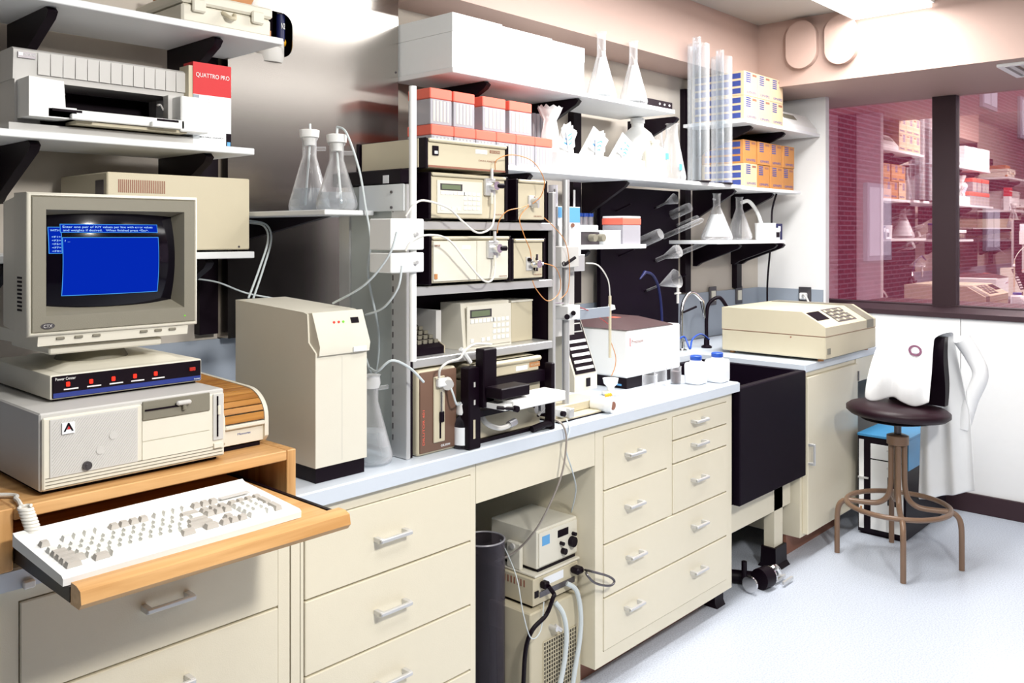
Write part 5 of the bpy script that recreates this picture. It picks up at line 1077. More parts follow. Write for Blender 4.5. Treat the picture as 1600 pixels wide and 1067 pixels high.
# ------------------------------------------------------------------ middle shelf: tip boxes, bags, bottles, flasks, acrylic tubes
def tip_box(lab, x0, x1, y0, y1, z0, h):
    t = thing('pipette_tip_box', lab, 'box', ((x0+x1)/2, (y0+y1)/2, z0), 'pipette tip boxes on the middle shelf')
    obj('base', box(x0, x1, y0, y1, z0, z0+h*.70, bev=.002), 'frost', t, 'frosted base with tips')
    for k in range(5): obj('tip_row', box(x0+.010+k*(x1-x0-.02)/5+.003, x0+.010+(k+1)*(x1-x0-.02)/5-.005, y0-.0008, y0+.0005, z0+.012, z0+h*.66), 'keyg', t)
    obj('lid', box(x0-.001, x1+.001, y0-.001, y1+.001, z0+h*.70+.001, z0+h, bev=.003), 'redlid', t, 'salmon red lid'); return t
zr1 = 1.7855; hb = .125; w6 = (2.744-2.074)/6
for i, nm in enumerate(('first', 'second', 'third', 'fourth', 'fifth', 'sixth')): tip_box('salmon-lidded tip box in the lower row, %s from the left' % nm, 2.074+i*w6+.0015, 2.074+(i+1)*w6-.0015, 2.295, 2.425, zr1, hb)
us = [(2.0530, 2.1580), (2.1670, 2.2750), (2.3180, 2.4440), (2.4660, 2.5970)]
for i, (a, b) in enumerate(us): tip_box('salmon-lidded tip box in the upper row, ' + ('leftmost, overhanging', 'second from the left', 'third from the left', 'rightmost')[i], max(a+.022, 2.075), b+.022, 2.30, 2.42, zr1+hb+.001, 2.040-zr1-hb)
t = thing('tube_carton', 'pale box of clear plastic tubes behind the upper tip boxes', 'box', (2.80, 2.50, zr1)); obj('tray', box(2.70, 2.92, 2.44, 2.55, zr1, zr1+.05), 'kick', t)
for k in range(8): obj('tube', MB().cyl((2.715+k*.027, 2.47, zr1+.051), (2.715+k*.027, 2.47, zr1+.255), .011, n=12), 'frost', t)
q = (2.7440, 3.3670, 1.7720, 1.8430); t = thing('white_tray', 'low white tray full of small packets on the middle shelf', 'tray', ((q[0]+q[1])/2, 2.35, zr1))
tx0, tx1 = 2.765, 3.40
obj('tray_body', MB().box(tx0, tx1, 2.285, 2.289, zr1, zr1+.075).box(tx0, tx1, 2.42, 2.424, zr1, zr1+.075).box(tx0, tx0+.004, 2.289, 2.42, zr1, zr1+.075).box(tx1-.004, tx1, 2.289, 2.42, zr1, zr1+.075).box(tx0+.004, tx1-.004, 2.289, 2.42, zr1, zr1+.004), 'white', t)
for i, (x, z, rz, w_, h_) in enumerate(((2.83, .055, .25, .045, .09), (2.93, .06, -.5, .035, .10), (3.02, .06, .45, .06, .085), (3.12, .055, -.35, .05, .085), (3.22, .05, .5, .05, .085), (3.31, .045, -.3, .045, .075))):
    t = thing('sealed_packet', 'clear sealed packet with blue print standing in the white tray, %s' % ('leftmost', 'second from left', 'third from left', 'fourth from left', 'fifth from left', 'rightmost')[i], 'packet', (x, 2.35, zr1+.006), 'sealed packets in the white tray', rot=(0, 0, 0), local=True)
    m = MB(); nx = 6
    for s_ in (0,):
        v = []; f = []
        for j in range(nx+1):
            for k in range(nx+1):
                u_, v_ = j/nx*2-1, k/nx*2-1; pf = (1-u_*u_)*(1-v_*v_)*.014+.0006; v.append((u_*w_, -pf+random.uniform(-.0008, .0008)*(abs(u_) < 1), v_*h_+h_)); 
        for j in range(nx):
            for k in range(nx): a = j*(nx+1)+k; f.append((a, a+1, a+nx+2, a+nx+1))
        nv = len(v); v2 = [(p[0], -p[1], p[2]) for p in v]; m.add(v+v2, f+[tuple(q_+nv for q_ in g) for g in f])
    R3 = Matrix.Rotation(rz, 3, 'Y') @ Matrix.Rotation(.25, 3, 'X')
    m.xf(lambda p: R3 @ p); zmin = min(p[2] for p in m.v); m.xf(lambda p: Vector((p.x, p.y, p.z-zmin)))
    obj('film', m, 'bag', t, ang=70)
    lb = MB().box(-w_*.75, w_*.75, -.0165, -.0155, h_*.9, h_*1.9).xf(lambda p: R3 @ p); lb.xf(lambda p: Vector((p.x, p.y, p.z-zmin))); obj('label', lb, 'label', t)
    for k in range(3):
        lb = MB().box(-w_*.5, w_*(.5-.1*k), -.0172, -.0166, h_*(1.15+.2*k), h_*(1.22+.2*k)).xf(lambda p: R3 @ p); lb.xf(lambda p: Vector((p.x, p.y, p.z-zmin))); obj('print_line', lb, 'lblue', t)
c = (2.80, 2.355, zr1+.006)
t = thing('plastic_bag', 'tall gathered clear plastic bag with a flared top at the tray end', 'bag', c)
m = MB(); n = 22; v = []; f = []; pf = [(.045, 0), (.052, .05), (.046, .13), (.036, .18), (.030, .205), (.048, .235), (.062, .262)]
for r, z in pf: v += [(c[0]+(r+.004*math.sin(5*i)+.003*math.sin(i*2.3+z*60))*math.cos(2*PI*i/n), c[1]+(r*.7+.004*math.sin(4*i))*math.sin(2*PI*i/n), c[2]+z+.006*math.sin(3*i)*(z > .2)) for i in range(n)]
for j in range(len(pf)-1): f += [(j*n+i, j*n+(i+1) % n, (j+1)*n+(i+1) % n, (j+1)*n+i) for i in range(n)]
obj('film', m.add(v, f), 'bag', t, ang=80); obj('contents', MB().lathe((c[0], c[1], c[2]+.002), [(.028, 0), (.034, .05), (.030, .12), (.012, .15)], 14), 'card', t, 'white contents')
def bottle(name, lab, c, r, h, material, capm='white', cat='bottle'):
    t = thing(name, lab, cat, c); obj('body', MB().lathe(c, [(r*.94, 0), (r, .006), (r, h*.66), (r*.8, h*.76), (r*.36, h*.86), (r*.36, h*.92)], 26), material, t); obj('cap', MB().lathe((c[0], c[1], c[2]+h*.921), [(r*.42, 0), (r*.42, h*.07), (r*.38, h*.079)], 20), capm, t); return t
x = 3.6310
bottle('white_bottle', 'big white plastic bottle on the middle shelf right of the packets', (x-.02, 2.47, zr1), .085, .31, 'white'); 
x2 = 3.5230; b_ = bottle('cream_bottle', 'squat cream bottle with a blue tape patch, middle shelf', (x2+.05, 2.345, zr1), .058, .19, 'ivory', 'ivory'); obj('tape_patch', box(x2+.055, x2+.08, 2.2845, 2.2875, zr1+.095, zr1+.125), 'tape', b_, 'blue tape patch')
x3 = 3.7340; f_ = flask('erlenmeyer_flask', 'flask with blue tape on the middle shelf beside the acrylic tubes', (x3, 2.35, zr1), .072, .285, .030, nh=.2); obj('tape_patch', box(x3-.035, x3-.01, 2.283, 2.2845, zr1+.05, zr1+.08), 'tape', f_, 'blue tape patch')
flask('erlenmeyer_flask', 'second flask, behind the taped one, on the middle shelf', (x3+.10, 2.50, zr1), .060, .29, .028, nh=.2)
for xx, top, lab in ((3.9120, 0, 'left tall clear acrylic cylinder standing on the middle shelf'), (4.1470, .03, 'right tall clear acrylic cylinder standing on the middle shelf')):
    t = thing('acrylic_cylinder', lab, 'cylinder', (xx, 2.303, zr1), 'acrylic cylinders'); r = .056; H_ = .70-top
    obj('wall', MB().lathe((xx, 2.303, zr1), [(r, .006), (r, H_), (r-.005, H_), (r-.005, .006)], 32, False), 'acryl', t); obj('base_ring', MB().lathe((xx, 2.303, zr1), [(r+.004, 0), (r+.004, .006)], 32), 'satin', t, 'dark base disc')
    obj('inner_tube', MB().lathe((xx-.018, 2.303, zr1+.006), [(.022, 0), (.022, H_+.03), (.019, H_+.03), (.019, 0)], 20, False), 'acryl', t)

# cartons of gloves
def carton(lab, x0, x1, y0, y1, z0, h, grp, dark):
    t = thing('orange_carton', lab, 'box', ((x0+x1)/2, (y0+y1)/2, z0), grp)
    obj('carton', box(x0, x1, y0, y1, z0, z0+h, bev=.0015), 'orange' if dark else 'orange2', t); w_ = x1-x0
    for k in range(5): rect('print_bar', x0+w_*.14, x0+w_*.48, z0+h*(.90-k*.085), z0+h*(.95-k*.085), y0, 'blue', t, th=.0006)
    text('lettering', 'KIMWIPES', x0+w_*.22, x0+w_*.92, z0+h*.10, h*.11, y0, 'blue', t)
    rect('print_patch', x0+w_*.62, x0+w_*.92, z0+h*.84, z0+h*.93, y0, 'kick', t, th=.0006)
    if lab.endswith('end of its row') or 'leftmost' in lab:
        for k in range(3): obj('side_print', box(x0-.0008, x0, y0+.02, y1-.02, z0+h*(.08+k*.31), z0+h*(.30+k*.31)), 'blue', t)
    return t
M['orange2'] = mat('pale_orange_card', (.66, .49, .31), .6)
names3 = ('leftmost', 'middle one', 'rightmost'); names4 = ('leftmost', 'second', 'third', 'rightmost')
for r_ in range(2):
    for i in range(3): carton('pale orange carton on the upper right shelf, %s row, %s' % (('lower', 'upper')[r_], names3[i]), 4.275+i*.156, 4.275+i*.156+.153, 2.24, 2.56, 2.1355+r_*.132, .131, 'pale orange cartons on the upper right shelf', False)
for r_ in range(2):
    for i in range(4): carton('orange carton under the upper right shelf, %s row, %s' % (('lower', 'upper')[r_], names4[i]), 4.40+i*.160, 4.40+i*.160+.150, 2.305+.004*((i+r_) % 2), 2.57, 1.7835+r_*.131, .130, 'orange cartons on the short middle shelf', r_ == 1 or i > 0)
q = (4.7660, 5.2350, 2.1300, 2.2530)
t = thing('desk_printer', 'white sloping desk printer at the right end of the upper right shelf', 'printer', (4.95, 2.40, 2.1355))
obj('body', MB().prism([(2.235, 2.1355), (2.235, 2.165), (2.30, 2.245), (2.50, 2.255), (2.50, 2.1355)], 4.765, 5.19, 'x'), 'white', t)
obj('paper_window', MB().add([(4.80, 2.262, 2.2), (4.97, 2.262, 2.2), (4.97, 2.285, 2.2285), (4.80, 2.285, 2.2285), (4.80, 2.26, 2.2005), (4.97, 2.26, 2.2005), (4.97, 2.283, 2.229), (4.80, 2.283, 2.229)], [(4, 5, 6, 7), (0, 3, 2, 1), (0, 1, 5, 4), (1, 2, 6, 5), (2, 3, 7, 6), (3, 0, 4, 7)]), 'grey', t, 'grey paper window')

# ------------------------------------------------------------------ small shelves
zs_ = 1.4745
q = (2.8810, 3.0880, 1.4820, 1.5360); t = thing('valve_box', 'grey metal valve box with two round knobs on the small shelf', 'instrument', (2.95, 2.33, zs_))
obj('case', box(2.84, 3.07, 2.30, 2.40, zs_, zs_+.055, bev=.002), 'dkmetal', t); obj('white_top', box(2.835, 3.055, 2.295, 2.40, zs_+.0555, zs_+.085, bev=.003), 'white', t)
for x in (3.0030, 3.0630): obj('knob', MB().cyl((x, 2.27, zs_+.03), (x, 2.30, zs_+.03), .016, n=16), 'grey', t)
t = thing('tube_rack', 'rack of clear tubes with bright blue caps on the small shelf', 'rack', (3.13, 2.45, zs_))
obj('rack_body', box(2.98, 3.22, 2.43, 2.52, zs_, zs_+.06, bev=.002), 'frost', t)
for i in range(6):
    for j in range(2):
        x = 3.0+i*.040; y = 2.452+j*.045
        tb = obj('tube', MB().cyl((x, y, zs_+.061), (x, y, zs_+.125), .014, n=12), 'frost', t); obj('cap', MB().cyl((x, y, zs_+.126), (x, y, zs_+.142), .0165, n=14), 'cap', tb, 'blue cap')
t = thing('sample_box', 'frosted box with a red and white lid at the right end of the small shelf', 'box', (3.31, 2.34, zs_)); q = (3.2030, 3.3860, 1.4860, 1.6030)
obj('base', box(3.225, 3.365, 2.285, 2.40, zs_, zs_+.088, bev=.002), 'frost', t); obj('lid', box(3.223, 3.367, 2.283, 2.402, zs_+.089, zs_+.118, bev=.002), 'redlid', t, 'red lid'); obj('lid_top', box(3.225, 3.365, 2.285, 2.40, zs_+.1185, zs_+.128, bev=.002), 'card', t)
t = thing('paper_carton', 'small white carton in front of the blue-capped tubes', 'box', (3.15, 2.32, zs_)); obj('carton', box(3.09, 3.215, 2.29, 2.36, zs_, zs_+.060, bev=.001), 'card', t); obj('flap', box(3.092, 3.213, 2.288, 2.36, zs_+.0605, zs_+.064), 'card', t)
zs2 = 1.4875
a = 4.2330; b = 4.6360
g1 = flask('filter_flask', 'left side-arm flask on the small right shelf', (a, 2.38, zs2), .085, .255, .020, 'side-arm flasks on the small right shelf', side=False, nh=.28); obj('paper_insert', MB().lathe((a, 2.38, zs2+.02), [(.066, 0), (.03, .12)], 20, False), 'card', g1, 'white label'); obj('side_arm', MB().tube([(a-.018, 2.38, zs2+.22), (a-.045, 2.375, zs2+.222)], .006), 'glass', g1)
g2 = flask('filter_flask', 'right side-arm flask with a thick white hose loop, small right shelf', (b, 2.46, zs2), .075, .25, .020, 'side-arm flasks on the small right shelf', side=False, nh=.28)
obj('hose', MB().tube([(b+.018, 2.46, zs2+.215), (b+.06, 2.43, zs2+.225), (b+.105, 2.40, zs2+.16), (b+.105, 2.37, zs2+.07), (b+.06, 2.36, zs2+.012)], .011, n=10), 'white', g2, 'thick white hose')
t = thing('white_cup', 'short white plastic cup on the small right shelf', 'cup', (4.60, 2.35, zs2)); x = 4.7440; obj('wall', MB().lathe((x, 2.35, zs2), [(.055, 0), (.058, .004), (.060, .095), (.056, .095), (.054, .006), (.001, .005)], 24, False), 'white', t); obj('rim', MB().torus((x, 2.35, zs2+.095), .058, .003, 'z', 28, 6), 'white', t)
x = 4.8510; t = thing('navy_box', 'small navy printed box beside the white cup', 'box', (x, 2.34, zs2)); obj('carton', box(x-.035, x+.03, 2.31, 2.36, zs2, zs2+.095, bev=.001), 'dblue', t); rect('print_patch', x-.025, x+.0, zs2+.05, zs2+.08, 2.31, 'label', t)
x = 4.9490; t = thing('white_carton', 'little white carton with dark window at the small right shelf end', 'box', (x, 2.33, zs2)); x = min(x, 4.80); obj('carton', box(x-.035, x+.028, 2.30, 2.36, zs2, zs2+.07, bev=.001), 'card', t); rect('print_patch', x-.02, x+.018, zs2+.015, zs2+.045, 2.30, 'satin', t)
solo('shelf_cable', MB().tube([(4.845, 2.33, 1.76), (4.85, 2.36, 1.66), (4.842, 2.36, 1.50), (4.86, 2.38, 1.40), (4.95, 2.44, 1.2), (4.96, 2.44, 1.0), (4.96, 2.42, .921)], .006), 'satin', 'black cable hanging down past the right shelf ends to the worktop', 'cable')

# ------------------------------------------------------------------ knee space
t = thing('chiller', 'tall beige recirculating chiller with a black grille in the knee space', 'chiller', (2.18, 2.0, 0))
CX0, CX1, CYf = 2.0440, 2.3000, 1.80
czt = .33
obj('case', box(CX0, CX1, CYf, 2.30, .02, czt, bev=.004), 'beige', t); obj('foot_rail', box(CX0+.01, CX1-.01, CYf+.02, 2.28, 0, .0195), 'satin', t)
g0, g1_ = CX0+.06, CX1-.03
gr = obj('grille_recess', box(g0, g1_, CYf-.0008, CYf+.0005, .05, .222), 'black', t, 'black grille opening')
m = MB()
for k in range(14): z = .05+k*.0132; m.box(g0, g1_, CYf-.0035, CYf-.001, z-.0012, z+.0012)
for k in range(15): x = g0+k*(g1_-g0)/14; m.box(x-.0012, x+.0012, CYf-.0045, CYf-.0005, .05, .222)
obj('grille', m, 'beige', gr, kind='stuff')
obj('drain_tap', MB().cyl((CX0+.095, CYf, .262), (CX0+.095, CYf-.03, .262), .008, n=12).cyl((CX0+.095, CYf-.02, .270), (CX0+.115, CYf-.03, .252), .007, n=10), 'alu', t)
t = thing('power_unit', 'vented beige power unit lying on the chiller', 'instrument', (2.15, 2.0, .335))
UX0, UX1 = CX0+.030, CX1+.002; uz0, uz1 = .340, .425
obj('case', box(UX0, UX1, 1.815, 2.16, uz0, uz1, bev=.002), 'beige', t); obj('foot_strip', box(UX0+.01, UX1-.01, 1.83, 2.14, .3305, uz0), 'black', t)
for k in range(18): y = 1.85+k*.014; obj('vent_slot', box(UX0-.0008, UX0+.0005, y, y+.006, uz1-.032, uz1-.010), 'kick', t)
rect('label_plate', UX0+.05, UX0+.15, uz1-.034, uz1-.008, 1.815, 'label', t, th=.001); rect('dark_strip', UX0+.03, UX1-.02, uz0+.02, uz0+.038, 1.815, 'dkmetal', t, th=.002)
rect('power_switch', UX0+.006, UX0+.024, uz0+.026, uz0+.046, 1.815, 'satin', t, th=.003)
obj('plug', box(UX0+.03, UX0+.055, 1.79, 1.815, uz1-.034, uz1-.012, bev=.004), 'satin', t, 'black plug'); obj('plug', box(UX1-.045, UX1-.01, 1.778, 1.815, uz1-.030, uz1-.008, bev=.006), 'satin', t, 'black plug')
solo('power_cable', MB().tube([(UX0+.043, 1.788, uz1-.024), (UX0+.055, 1.775, uz1-.05), (UX0+.045, 1.77, uz0+.03), (UX0+.02, 1.778, uz0-.02), (UX0-.035, 1.786, uz0-.05), (UX0-.052, 1.80, uz0-.11), (UX0-.052, 1.81, uz0-.22), (UX0-.05, 1.82, .008)], .007), 'satin', 'thick black cable bending down left of the power unit', 'cable')
e0 = (UX1-.012, 1.776, uz1-.018); 
solo('loop_cable', MB().tube([e0, (2.2550, 1.7200, 0.426), (2.3360, 1.7150, 0.389), (2.3710, 1.7150, 0.362), (2.3390, 1.7120, 0.357), (2.2660, 1.7150, 0.387), (2.2410, 1.7300, 0.417), (e0[0]+.004, e0[1]-.004, e0[2]-.006)], .004), 'dkmetal', 'short dark cable looping out before the right drawer cabinet', 'cable')
t = thing('stirrer_controller', 'small ivory control box with black knobs in a tilting yoke', 'instrument', (2.17, 1.93, .4255))
VX0, VX1 = UX0+.030, UX1+.008; vz0, vz1 = .446, .570
obj('case', box(VX0, VX1, 1.825, 2.03, vz0, vz1, bev=.004), 'ivory', t); fpz = obj('face_plate', box(VX0+.006, VX1-.006, 1.821, 1.825, vz0+.008, vz1-.008), 'ivory', t)
obj('yoke', MB().box(VX0-.020, VX0-.004, 1.88, 1.94, .4345, .52, bev=.003).box(VX0-.020, VX1+.006, 1.815, 2.0, .4265, .4345, bev=.002).box(VX1+.001, VX1+.006, 1.88, 1.94, .4345, .52), 'ivory', t); obj('yoke_bolt', MB().cyl((VX0-.026, 1.91, .508), (VX0-.020, 1.91, .508), .009, n=14), 'lgrey', t)
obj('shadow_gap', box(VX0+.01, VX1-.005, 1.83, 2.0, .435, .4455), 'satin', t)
w_ = VX1-VX0
rect('display', VX0+w_*.48, VX0+w_*.74, vz1-.045, vz1-.022, 1.821, 'black', fpz, th=.002); rect('logo_patch', VX0+w_*.10, VX0+w_*.28, vz1-.052, vz1-.022, 1.821, 'lblue', fpz, th=.001)
for a, b, r in ((.86, .42, .006), (.55, .66+.0, .006), (.60, .32*1, .010), (.82, .60, .017)):
    zc = {(.86): vz1-.05, (.55): vz0+.058, (.60): vz0+.030, (.82): vz0+.050}[a]; obj('knob', MB().cyl((VX0+w_*a, 1.806, zc), (VX0+w_*a, 1.821, zc), r, n=20), 'satin', fpz, 'black knob')
# hoses of the chiller
h1 = [(UX0+.085, 1.795, .335), (UX0+.10, 1.775, .30), (UX0+.105, 1.765, .24), (UX0+.09, 1.76, .16), (UX0+.055, 1.755, .08), (UX0+.02, 1.75, .012)]
h2 = [(UX0+.15, 1.80, .375), (UX0+.175, 1.78, .35), (UX0+.185, 1.77, .28), (UX0+.175, 1.765, .20), (UX0+.14, 1.76, .10), (UX0+.11, 1.755, .012)]
solo('chiller_hose', MB().tube(h1, .008, n=10), 'tubing', 'left pale hose hanging down the chiller front', 'hose'); solo('chiller_hose', MB().tube(h2, .008, n=10), 'tubing', 'right pale hose hanging down the chiller front', 'hose')
cc = (1.9860, 1.9500, 0.538)
t = thing('glass_cylinder', 'tall smoky glass cylinder half hidden at the left of the knee space', 'cylinder', (cc[0], 1.95, 0)); H_ = 0.537+.01
obj('wall', MB().lathe((cc[0], 1.95, 0), [(.070, 0), (.070, H_), (.066, H_), (.066, .004)], 32, False), 'gdark', t); obj('liquid', MB().lathe((cc[0], 1.95, .005), [(.065, 0), (.065, H_*.44)], 28), 'gdark', t); obj('rim', MB().torus((cc[0], 1.95, H_), .068, .003, 'z', 32, 6), 'frost', t)
tubing('thin blue-white tube hanging from the glass cylinder to the chiller', [(cc[0]+.06, 1.93, H_-.015), (2.0090, 1.8600, 0.506), (1.9820, 1.8000, 0.459), (1.9830, 1.7750, 0.358), (2.0130, 1.7700, 0.277), (2.0640, 1.7750, 0.282), (2.0970, 1.7900, 0.357)], .0018, 'tubing')
tubing('clear tube running from the worktop edge down into the knee space, left', [(2.1060, 1.7550, 0.938), (2.1100, 1.7220, 0.922), (2.1170, 1.7150, 0.872), (2.1010, 1.7200, 0.775), (2.0750, 1.7500, 0.675), (2.0630, 1.8000, 0.586), (2.0610, 1.8800, 0.503), (2.02, 1.93, .47)], .0032, 'smoke')
tubing('thin clear tube dropping from the worktop edge behind the control box', [(2.1580, 1.7480, 0.931), (2.1390, 1.7200, 0.904), (2.1200, 1.7200, 0.851), (2.1770, 1.7400, 0.766), (2.2600, 1.7900, 0.677), (2.3110, 1.8500, 0.578)], .0024, 'tubing')

# pipes on the floor by the sink
f0 = (3.33, 1.98, 0)
t = thing('pipe_clamp', 'black bar clamp with chrome jaws lying on the floor under the sink', 'clamp', (3.45, 1.88, 0))
a, b = (3.4840, 1.8710, 0.03), (3.5170, 1.7300, 0.03)
obj('bar', MB().cyl((a[0]-.06, a[1]+.03, .03), (b[0], b[1], .03), .028, n=18), 'satin', t); obj('bar', MB().cyl((a[0]-.04, a[1]+.12, .028), (b[0]-.05, b[1]+.10, .028), .020, n=16), 'satin', t)
obj('valve_body', MB().cyl((b[0]-.06, b[1]+.01, .045), (b[0]+.0, b[1]-.0, .045), .044, n=20), 'satin', t); obj('valve_stem', MB().cyl((b[0]-.10, b[1]+.06, .04), (b[0]-.10, b[1]+.06, .12), .012, n=12), 'satin', t)
obj('chrome_collar', MB().cyl((b[0]+.001, b[1], .045), (b[0]+.012, b[1]-.002, .045), .040, n=20).cyl((b[0]-.13, b[1]+.02, .04), (b[0]-.12, b[1]+.02, .04), .034, n=20), 'chrome', t, 'chrome collar')
obj('jaw', MB().tube([(b[0]+.012, b[1], .06), (b[0]+.05, b[1]-.01, .07), (b[0]+.07, b[1]-.02, .04)], .014), 'chrome', t)
for k in (-1, 0, 1): obj('prong', MB().box(b[0]+.03, b[0]+.12, b[1]-.02+k*.035-.005, b[1]-.02+k*.035+.005, .012, .024), 'alu', t)

# ------------------------------------------------------------------ blue-topped tower under the far bench
t = thing('tower_unit', 'tall black unit with white front panels and a bright blue top, behind the stool', 'instrument', (4.8, 1.58, 0))
ux0, uy0, uy1 = 4.46, 1.470, 1.705; uz = 0.509
obj('case', box(ux0+.004, 5.10, uy0, uy1, .012, uz-.012), 'satin', t); obj('plinth', box(ux0+.012, 5.09, uy0+.01, uy1-.01, 0, .012), 'black', t); obj('top_plate', box(ux0, 5.105, uy0-.003, uy1+.003, uz-.012, uz, bev=.001), 'tblue', t, 'bright blue top'); obj('side_band', box(ux0+.03, 5.10, uy0-.003, uy0, uz-.16, uz-.0125), 'tblue', t)
obj('white_strip', box(ux0, ux0+.004, uy1-.030, uy1-.006, .03, uz-.03), 'white', t)
m0, m1 = uy0+.012, uy1-.065
fz = [.04, uz-.135, uz-.13, uz-.05]
pn = obj('front_panel', box(ux0-.002, ux0+.004, m0, m1, .035, uz-.125), 'white', t); obj('front_panel', box(ux0-.002, ux0+.004, m0, m1, uz-.118, uz-.045), 'white', t)
obj('panel_window', box(ux0-.003, ux0-.002, m0+.03, m0+.075, uz-.34, uz-.20), 'satin', pn); obj('handle', box(ux0-.014, ux0-.002, m0+.015, m0+.075, uz-.157, uz-.150), 'alu', pn); obj('handle', box(ux0-.014, ux0-.002, m0+.015, m0+.075, uz-.070, uz-.063), 'alu', t)
obj('handle', box(ux0-.010, ux0+.001, uy1-.055, uy1-.004, uz-.225, uz-.217), 'alu', t); obj('amber_mark', box(ux0-.001, ux0+.0005, uy1-.022, uy1-.012, .10, .14), 'rust', t)

# ------------------------------------------------------------------ stool with lab coat
sx, sy = 4.175, 1.412
t = thing('lab_stool', 'swivel stool with dark brown vinyl seat, foot ring and four bronze legs', 'stool', (sx, sy, 0))
zr2 = .262
for a_ in (math.atan2(1.301-sy, 3.919-sx), math.atan2(1.662-sy, 4.10-sx), math.atan2(1.164-sy, 4.259-sx), math.atan2(1.522-sy, 4.414-sx)):
    cx, cy = math.cos(a_), math.sin(a_)
    P = lambda r, z: (sx+cx*r, sy+cy*r, z)
    lg = obj('leg', MB().tube([P(.028, .555), P(.028, .45), P(.030, .36), P(.045, .30), P(.085, .268), P(.15, .262), P(.215, .262), P(.248, .245), P(.262, .20), P(.264, .10), P(.264, .006)], .0125, n=12, sub=5), 'sbrown', t)
    obj('glide', MB().cyl(P(.264, 0), P(.264, .008), .012, n=12), 'chrome', lg)
obj('foot_ring', MB().torus((sx, sy, .268), .222, .0115, 'z', 56, 10), 'sbrown', t)
obj('hub', MB().lathe((sx, sy, .545), [(.035, 0), (.048, .006), (.048, .045), (.030, .052)], 24), 'sbrown', t); obj('column', MB().cyl((sx, sy, .59), (sx, sy, .665), .016, n=16), 'dkmetal', t)
obj('seat_plate', MB().lathe((sx, sy, .655), [(.12, 0), (.16, .010), (.15, .018)], 28), 'dkmetal', t)
v = MB().lathe((sx, sy, .672), [(.17, 0), (.205, .006), (.224, .022), (.224, .040), (.205, .054), (.12, .060), (.001, .062)], 40, True); v.xf(lambda p: Vector((p.x, p.y, p.z+.05*(p.x*math.cos(2.6)+p.y*math.sin(2.6)-sx*math.cos(2.6)-sy*math.sin(2.6)))))
obj('seat', v, 'vinyl', t, 'dark brown padded seat', ang=60)
# backrest pad, on the far side of the seat
nb = Vector((1, -.04, 0)).normalized(); tb = Vector((-nb.y, nb.x, 0)); bc = Vector((sx, sy, 0))+nb*.175
def Q(u_, d_, z): p = bc+tb*u_+nb*d_; return (p.x, p.y, z)
m = MB(); sec = []
for k in range(11):
    z = .722+k*.032; th = .022+.008*math.sin(k/10*PI); bow = .012*math.sin(k/10*2*PI)
    sec.append([Q(-.155, bow-th, z), Q(.10, bow-th, z), Q(.10, bow+th, z), Q(-.155, bow+th, z)])
v = [p for s_ in sec for p in s_]; f = [(j*4+i, j*4+(i+1) % 4, (j+1)*4+(i+1) % 4, (j+1)*4+i) for j in range(10) for i in range(4)]+[(3, 2, 1, 0), tuple(len(v)-4+i for i in range(4))]
obj('backrest', m.add(v, f), 'satin', t, 'black backrest pad', ang=60)
obj('backrest_bracket', MB().tube([(sx+nb.x*.06, sy+nb.y*.06, .665), (sx+nb.x*.20, sy+nb.y*.20, .668), (sx+nb.x*.235, sy+nb.y*.235, .69), (sx+nb.x*.235, sy+nb.y*.235, .74)], .010), 'dkmetal', t)

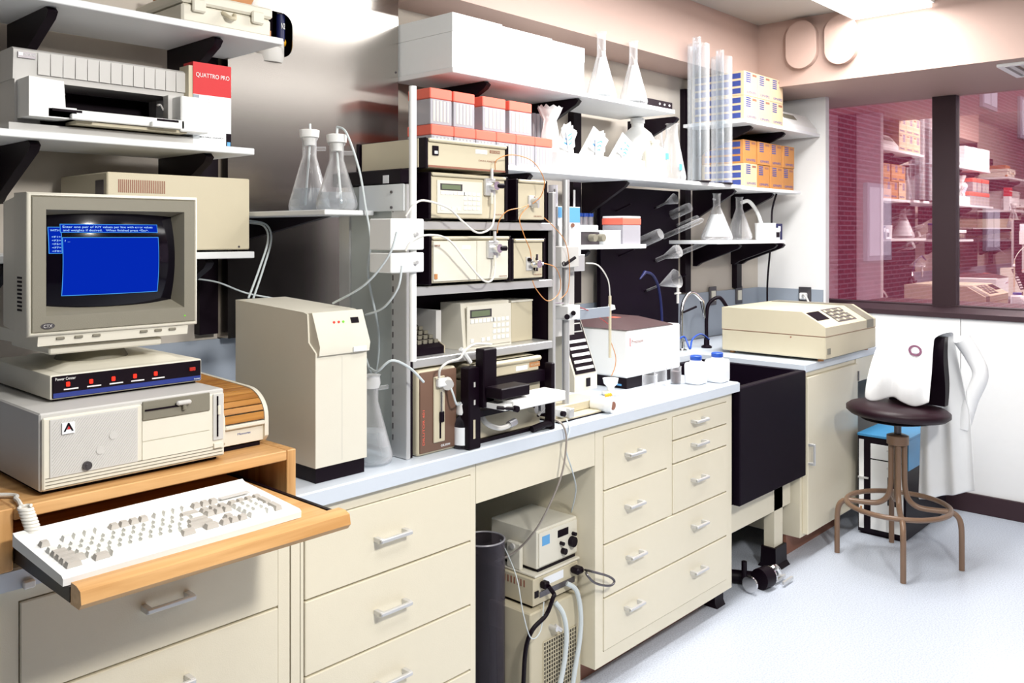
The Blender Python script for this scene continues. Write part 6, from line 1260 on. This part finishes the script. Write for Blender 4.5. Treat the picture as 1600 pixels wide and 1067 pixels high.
# lab coat: one cloth draped over the backrest, front part bunched on the seat, rear part hanging
t = thing('lab_coat', 'white lab coat with a round emblem draped over the stool backrest', 'coat', (bc.x, bc.y, .70))
NU, NV = 30, 46; v = []; f = []
for j in range(NV+1):
    s_ = j/NV
    for i in range(NU+1):
        u_ = i/NU*2-1
        if s_ < .42:      # front: from the seat up to the top of the backrest
            k = s_/.42; w_ = .145-.03*k**2; uo = -.005+.0*k
            z = .752+.325*k**.85-.035*k*u_*u_; d_ = -.20+.15*k**1.5-.045*math.sin(k*PI)*(1-u_*u_*.8)
            z += .014*math.sin(u_*5+1)*(1-k); d_ += .009*math.sin(u_*6+k*5)+.005*math.sin(u_*13+k*3)
        elif s_ < .50:    # over the top
            k = (s_-.42)/.08; w_ = .115+.035*math.sin(k*PI)+.01*k; z = 1.077+.012*math.sin(k*PI)-.025*u_*u_; d_ = -.05+.105*k; uo = -.005-.03*k
        else:             # behind: hangs down
            k = (s_-.50)/.50; w_ = .125-.025*min(1, k*2.2)+.03*k; z = 1.075-.035*u_*u_*(1-k)-.81*k-.05*k*u_; d_ = .055+.05*min(1, k*3)+.022*math.sin(u_*7+1.2*k)*min(1, k*4)+.02*k; uo = -.03-.075*min(1, k*2)
            if k < .35 and u_ < -.6: d_ += .04*(1-k/.35)*(-u_-.6)/.4
        v.append(Q(uo+u_*w_, d_, z))
for j in range(NV):
    for i in range(NU): a = j*(NU+1)+i; f.append((a, a+1, a+NU+2, a+NU+1))
co = obj('cloth', MB().add(v, f), 'clothw', t, ang=180)
md = co.modifiers.new('thickness', 'SOLIDIFY'); md.thickness = .005; md.offset = 1
md = co.modifiers.new('smooth', 'SUBSURF'); md.levels = 1; md.render_levels = 1
# sleeve
obj('sleeve', MB().tube([Q(-.185, .11, 1.03), Q(-.225, .14, .95), Q(-.255, .15, .86), Q(-.215, .15, .74), Q(-.18, .15, .60)], .040, n=14, r_end=.030), 'clothw', t, ang=80)
# emblem on the front
i0, j0 = 8, 13; pc = Vector(v[j0*(NU+1)+i0]); e1 = (Vector(v[j0*(NU+1)+i0+2])-Vector(v[j0*(NU+1)+i0-2])).normalized(); e2 = (Vector(v[(j0+2)*(NU+1)+i0])-Vector(v[(j0-2)*(NU+1)+i0])).normalized(); en = e1.cross(e2).normalized()
if en.dot(-pc) < 0: en = -en
pc = pc+en*.017
def emb(name, r0, r1, th, material):
    m = MB(); n = 30; v_ = []; f_ = []
    for r, h in ((r0, 0), (r1, 0), (r1, th), (r0, th)): v_ += [pc+(e1*math.cos(2*PI*i/n)+e2*math.sin(2*PI*i/n))*r+en*h for i in range(n)]
    for j in range(4): f_ += [(j*n+i, j*n+(i+1) % n, ((j+1) % 4)*n+(i+1) % n, ((j+1) % 4)*n+i) for i in range(n)]
    return obj(name, m.add(v_, f_), material, t)
emb('emblem_ring', .019, .030, .0015, 'pink_dark'); emb('emblem_disc', .001, .013, .0012, 'label')
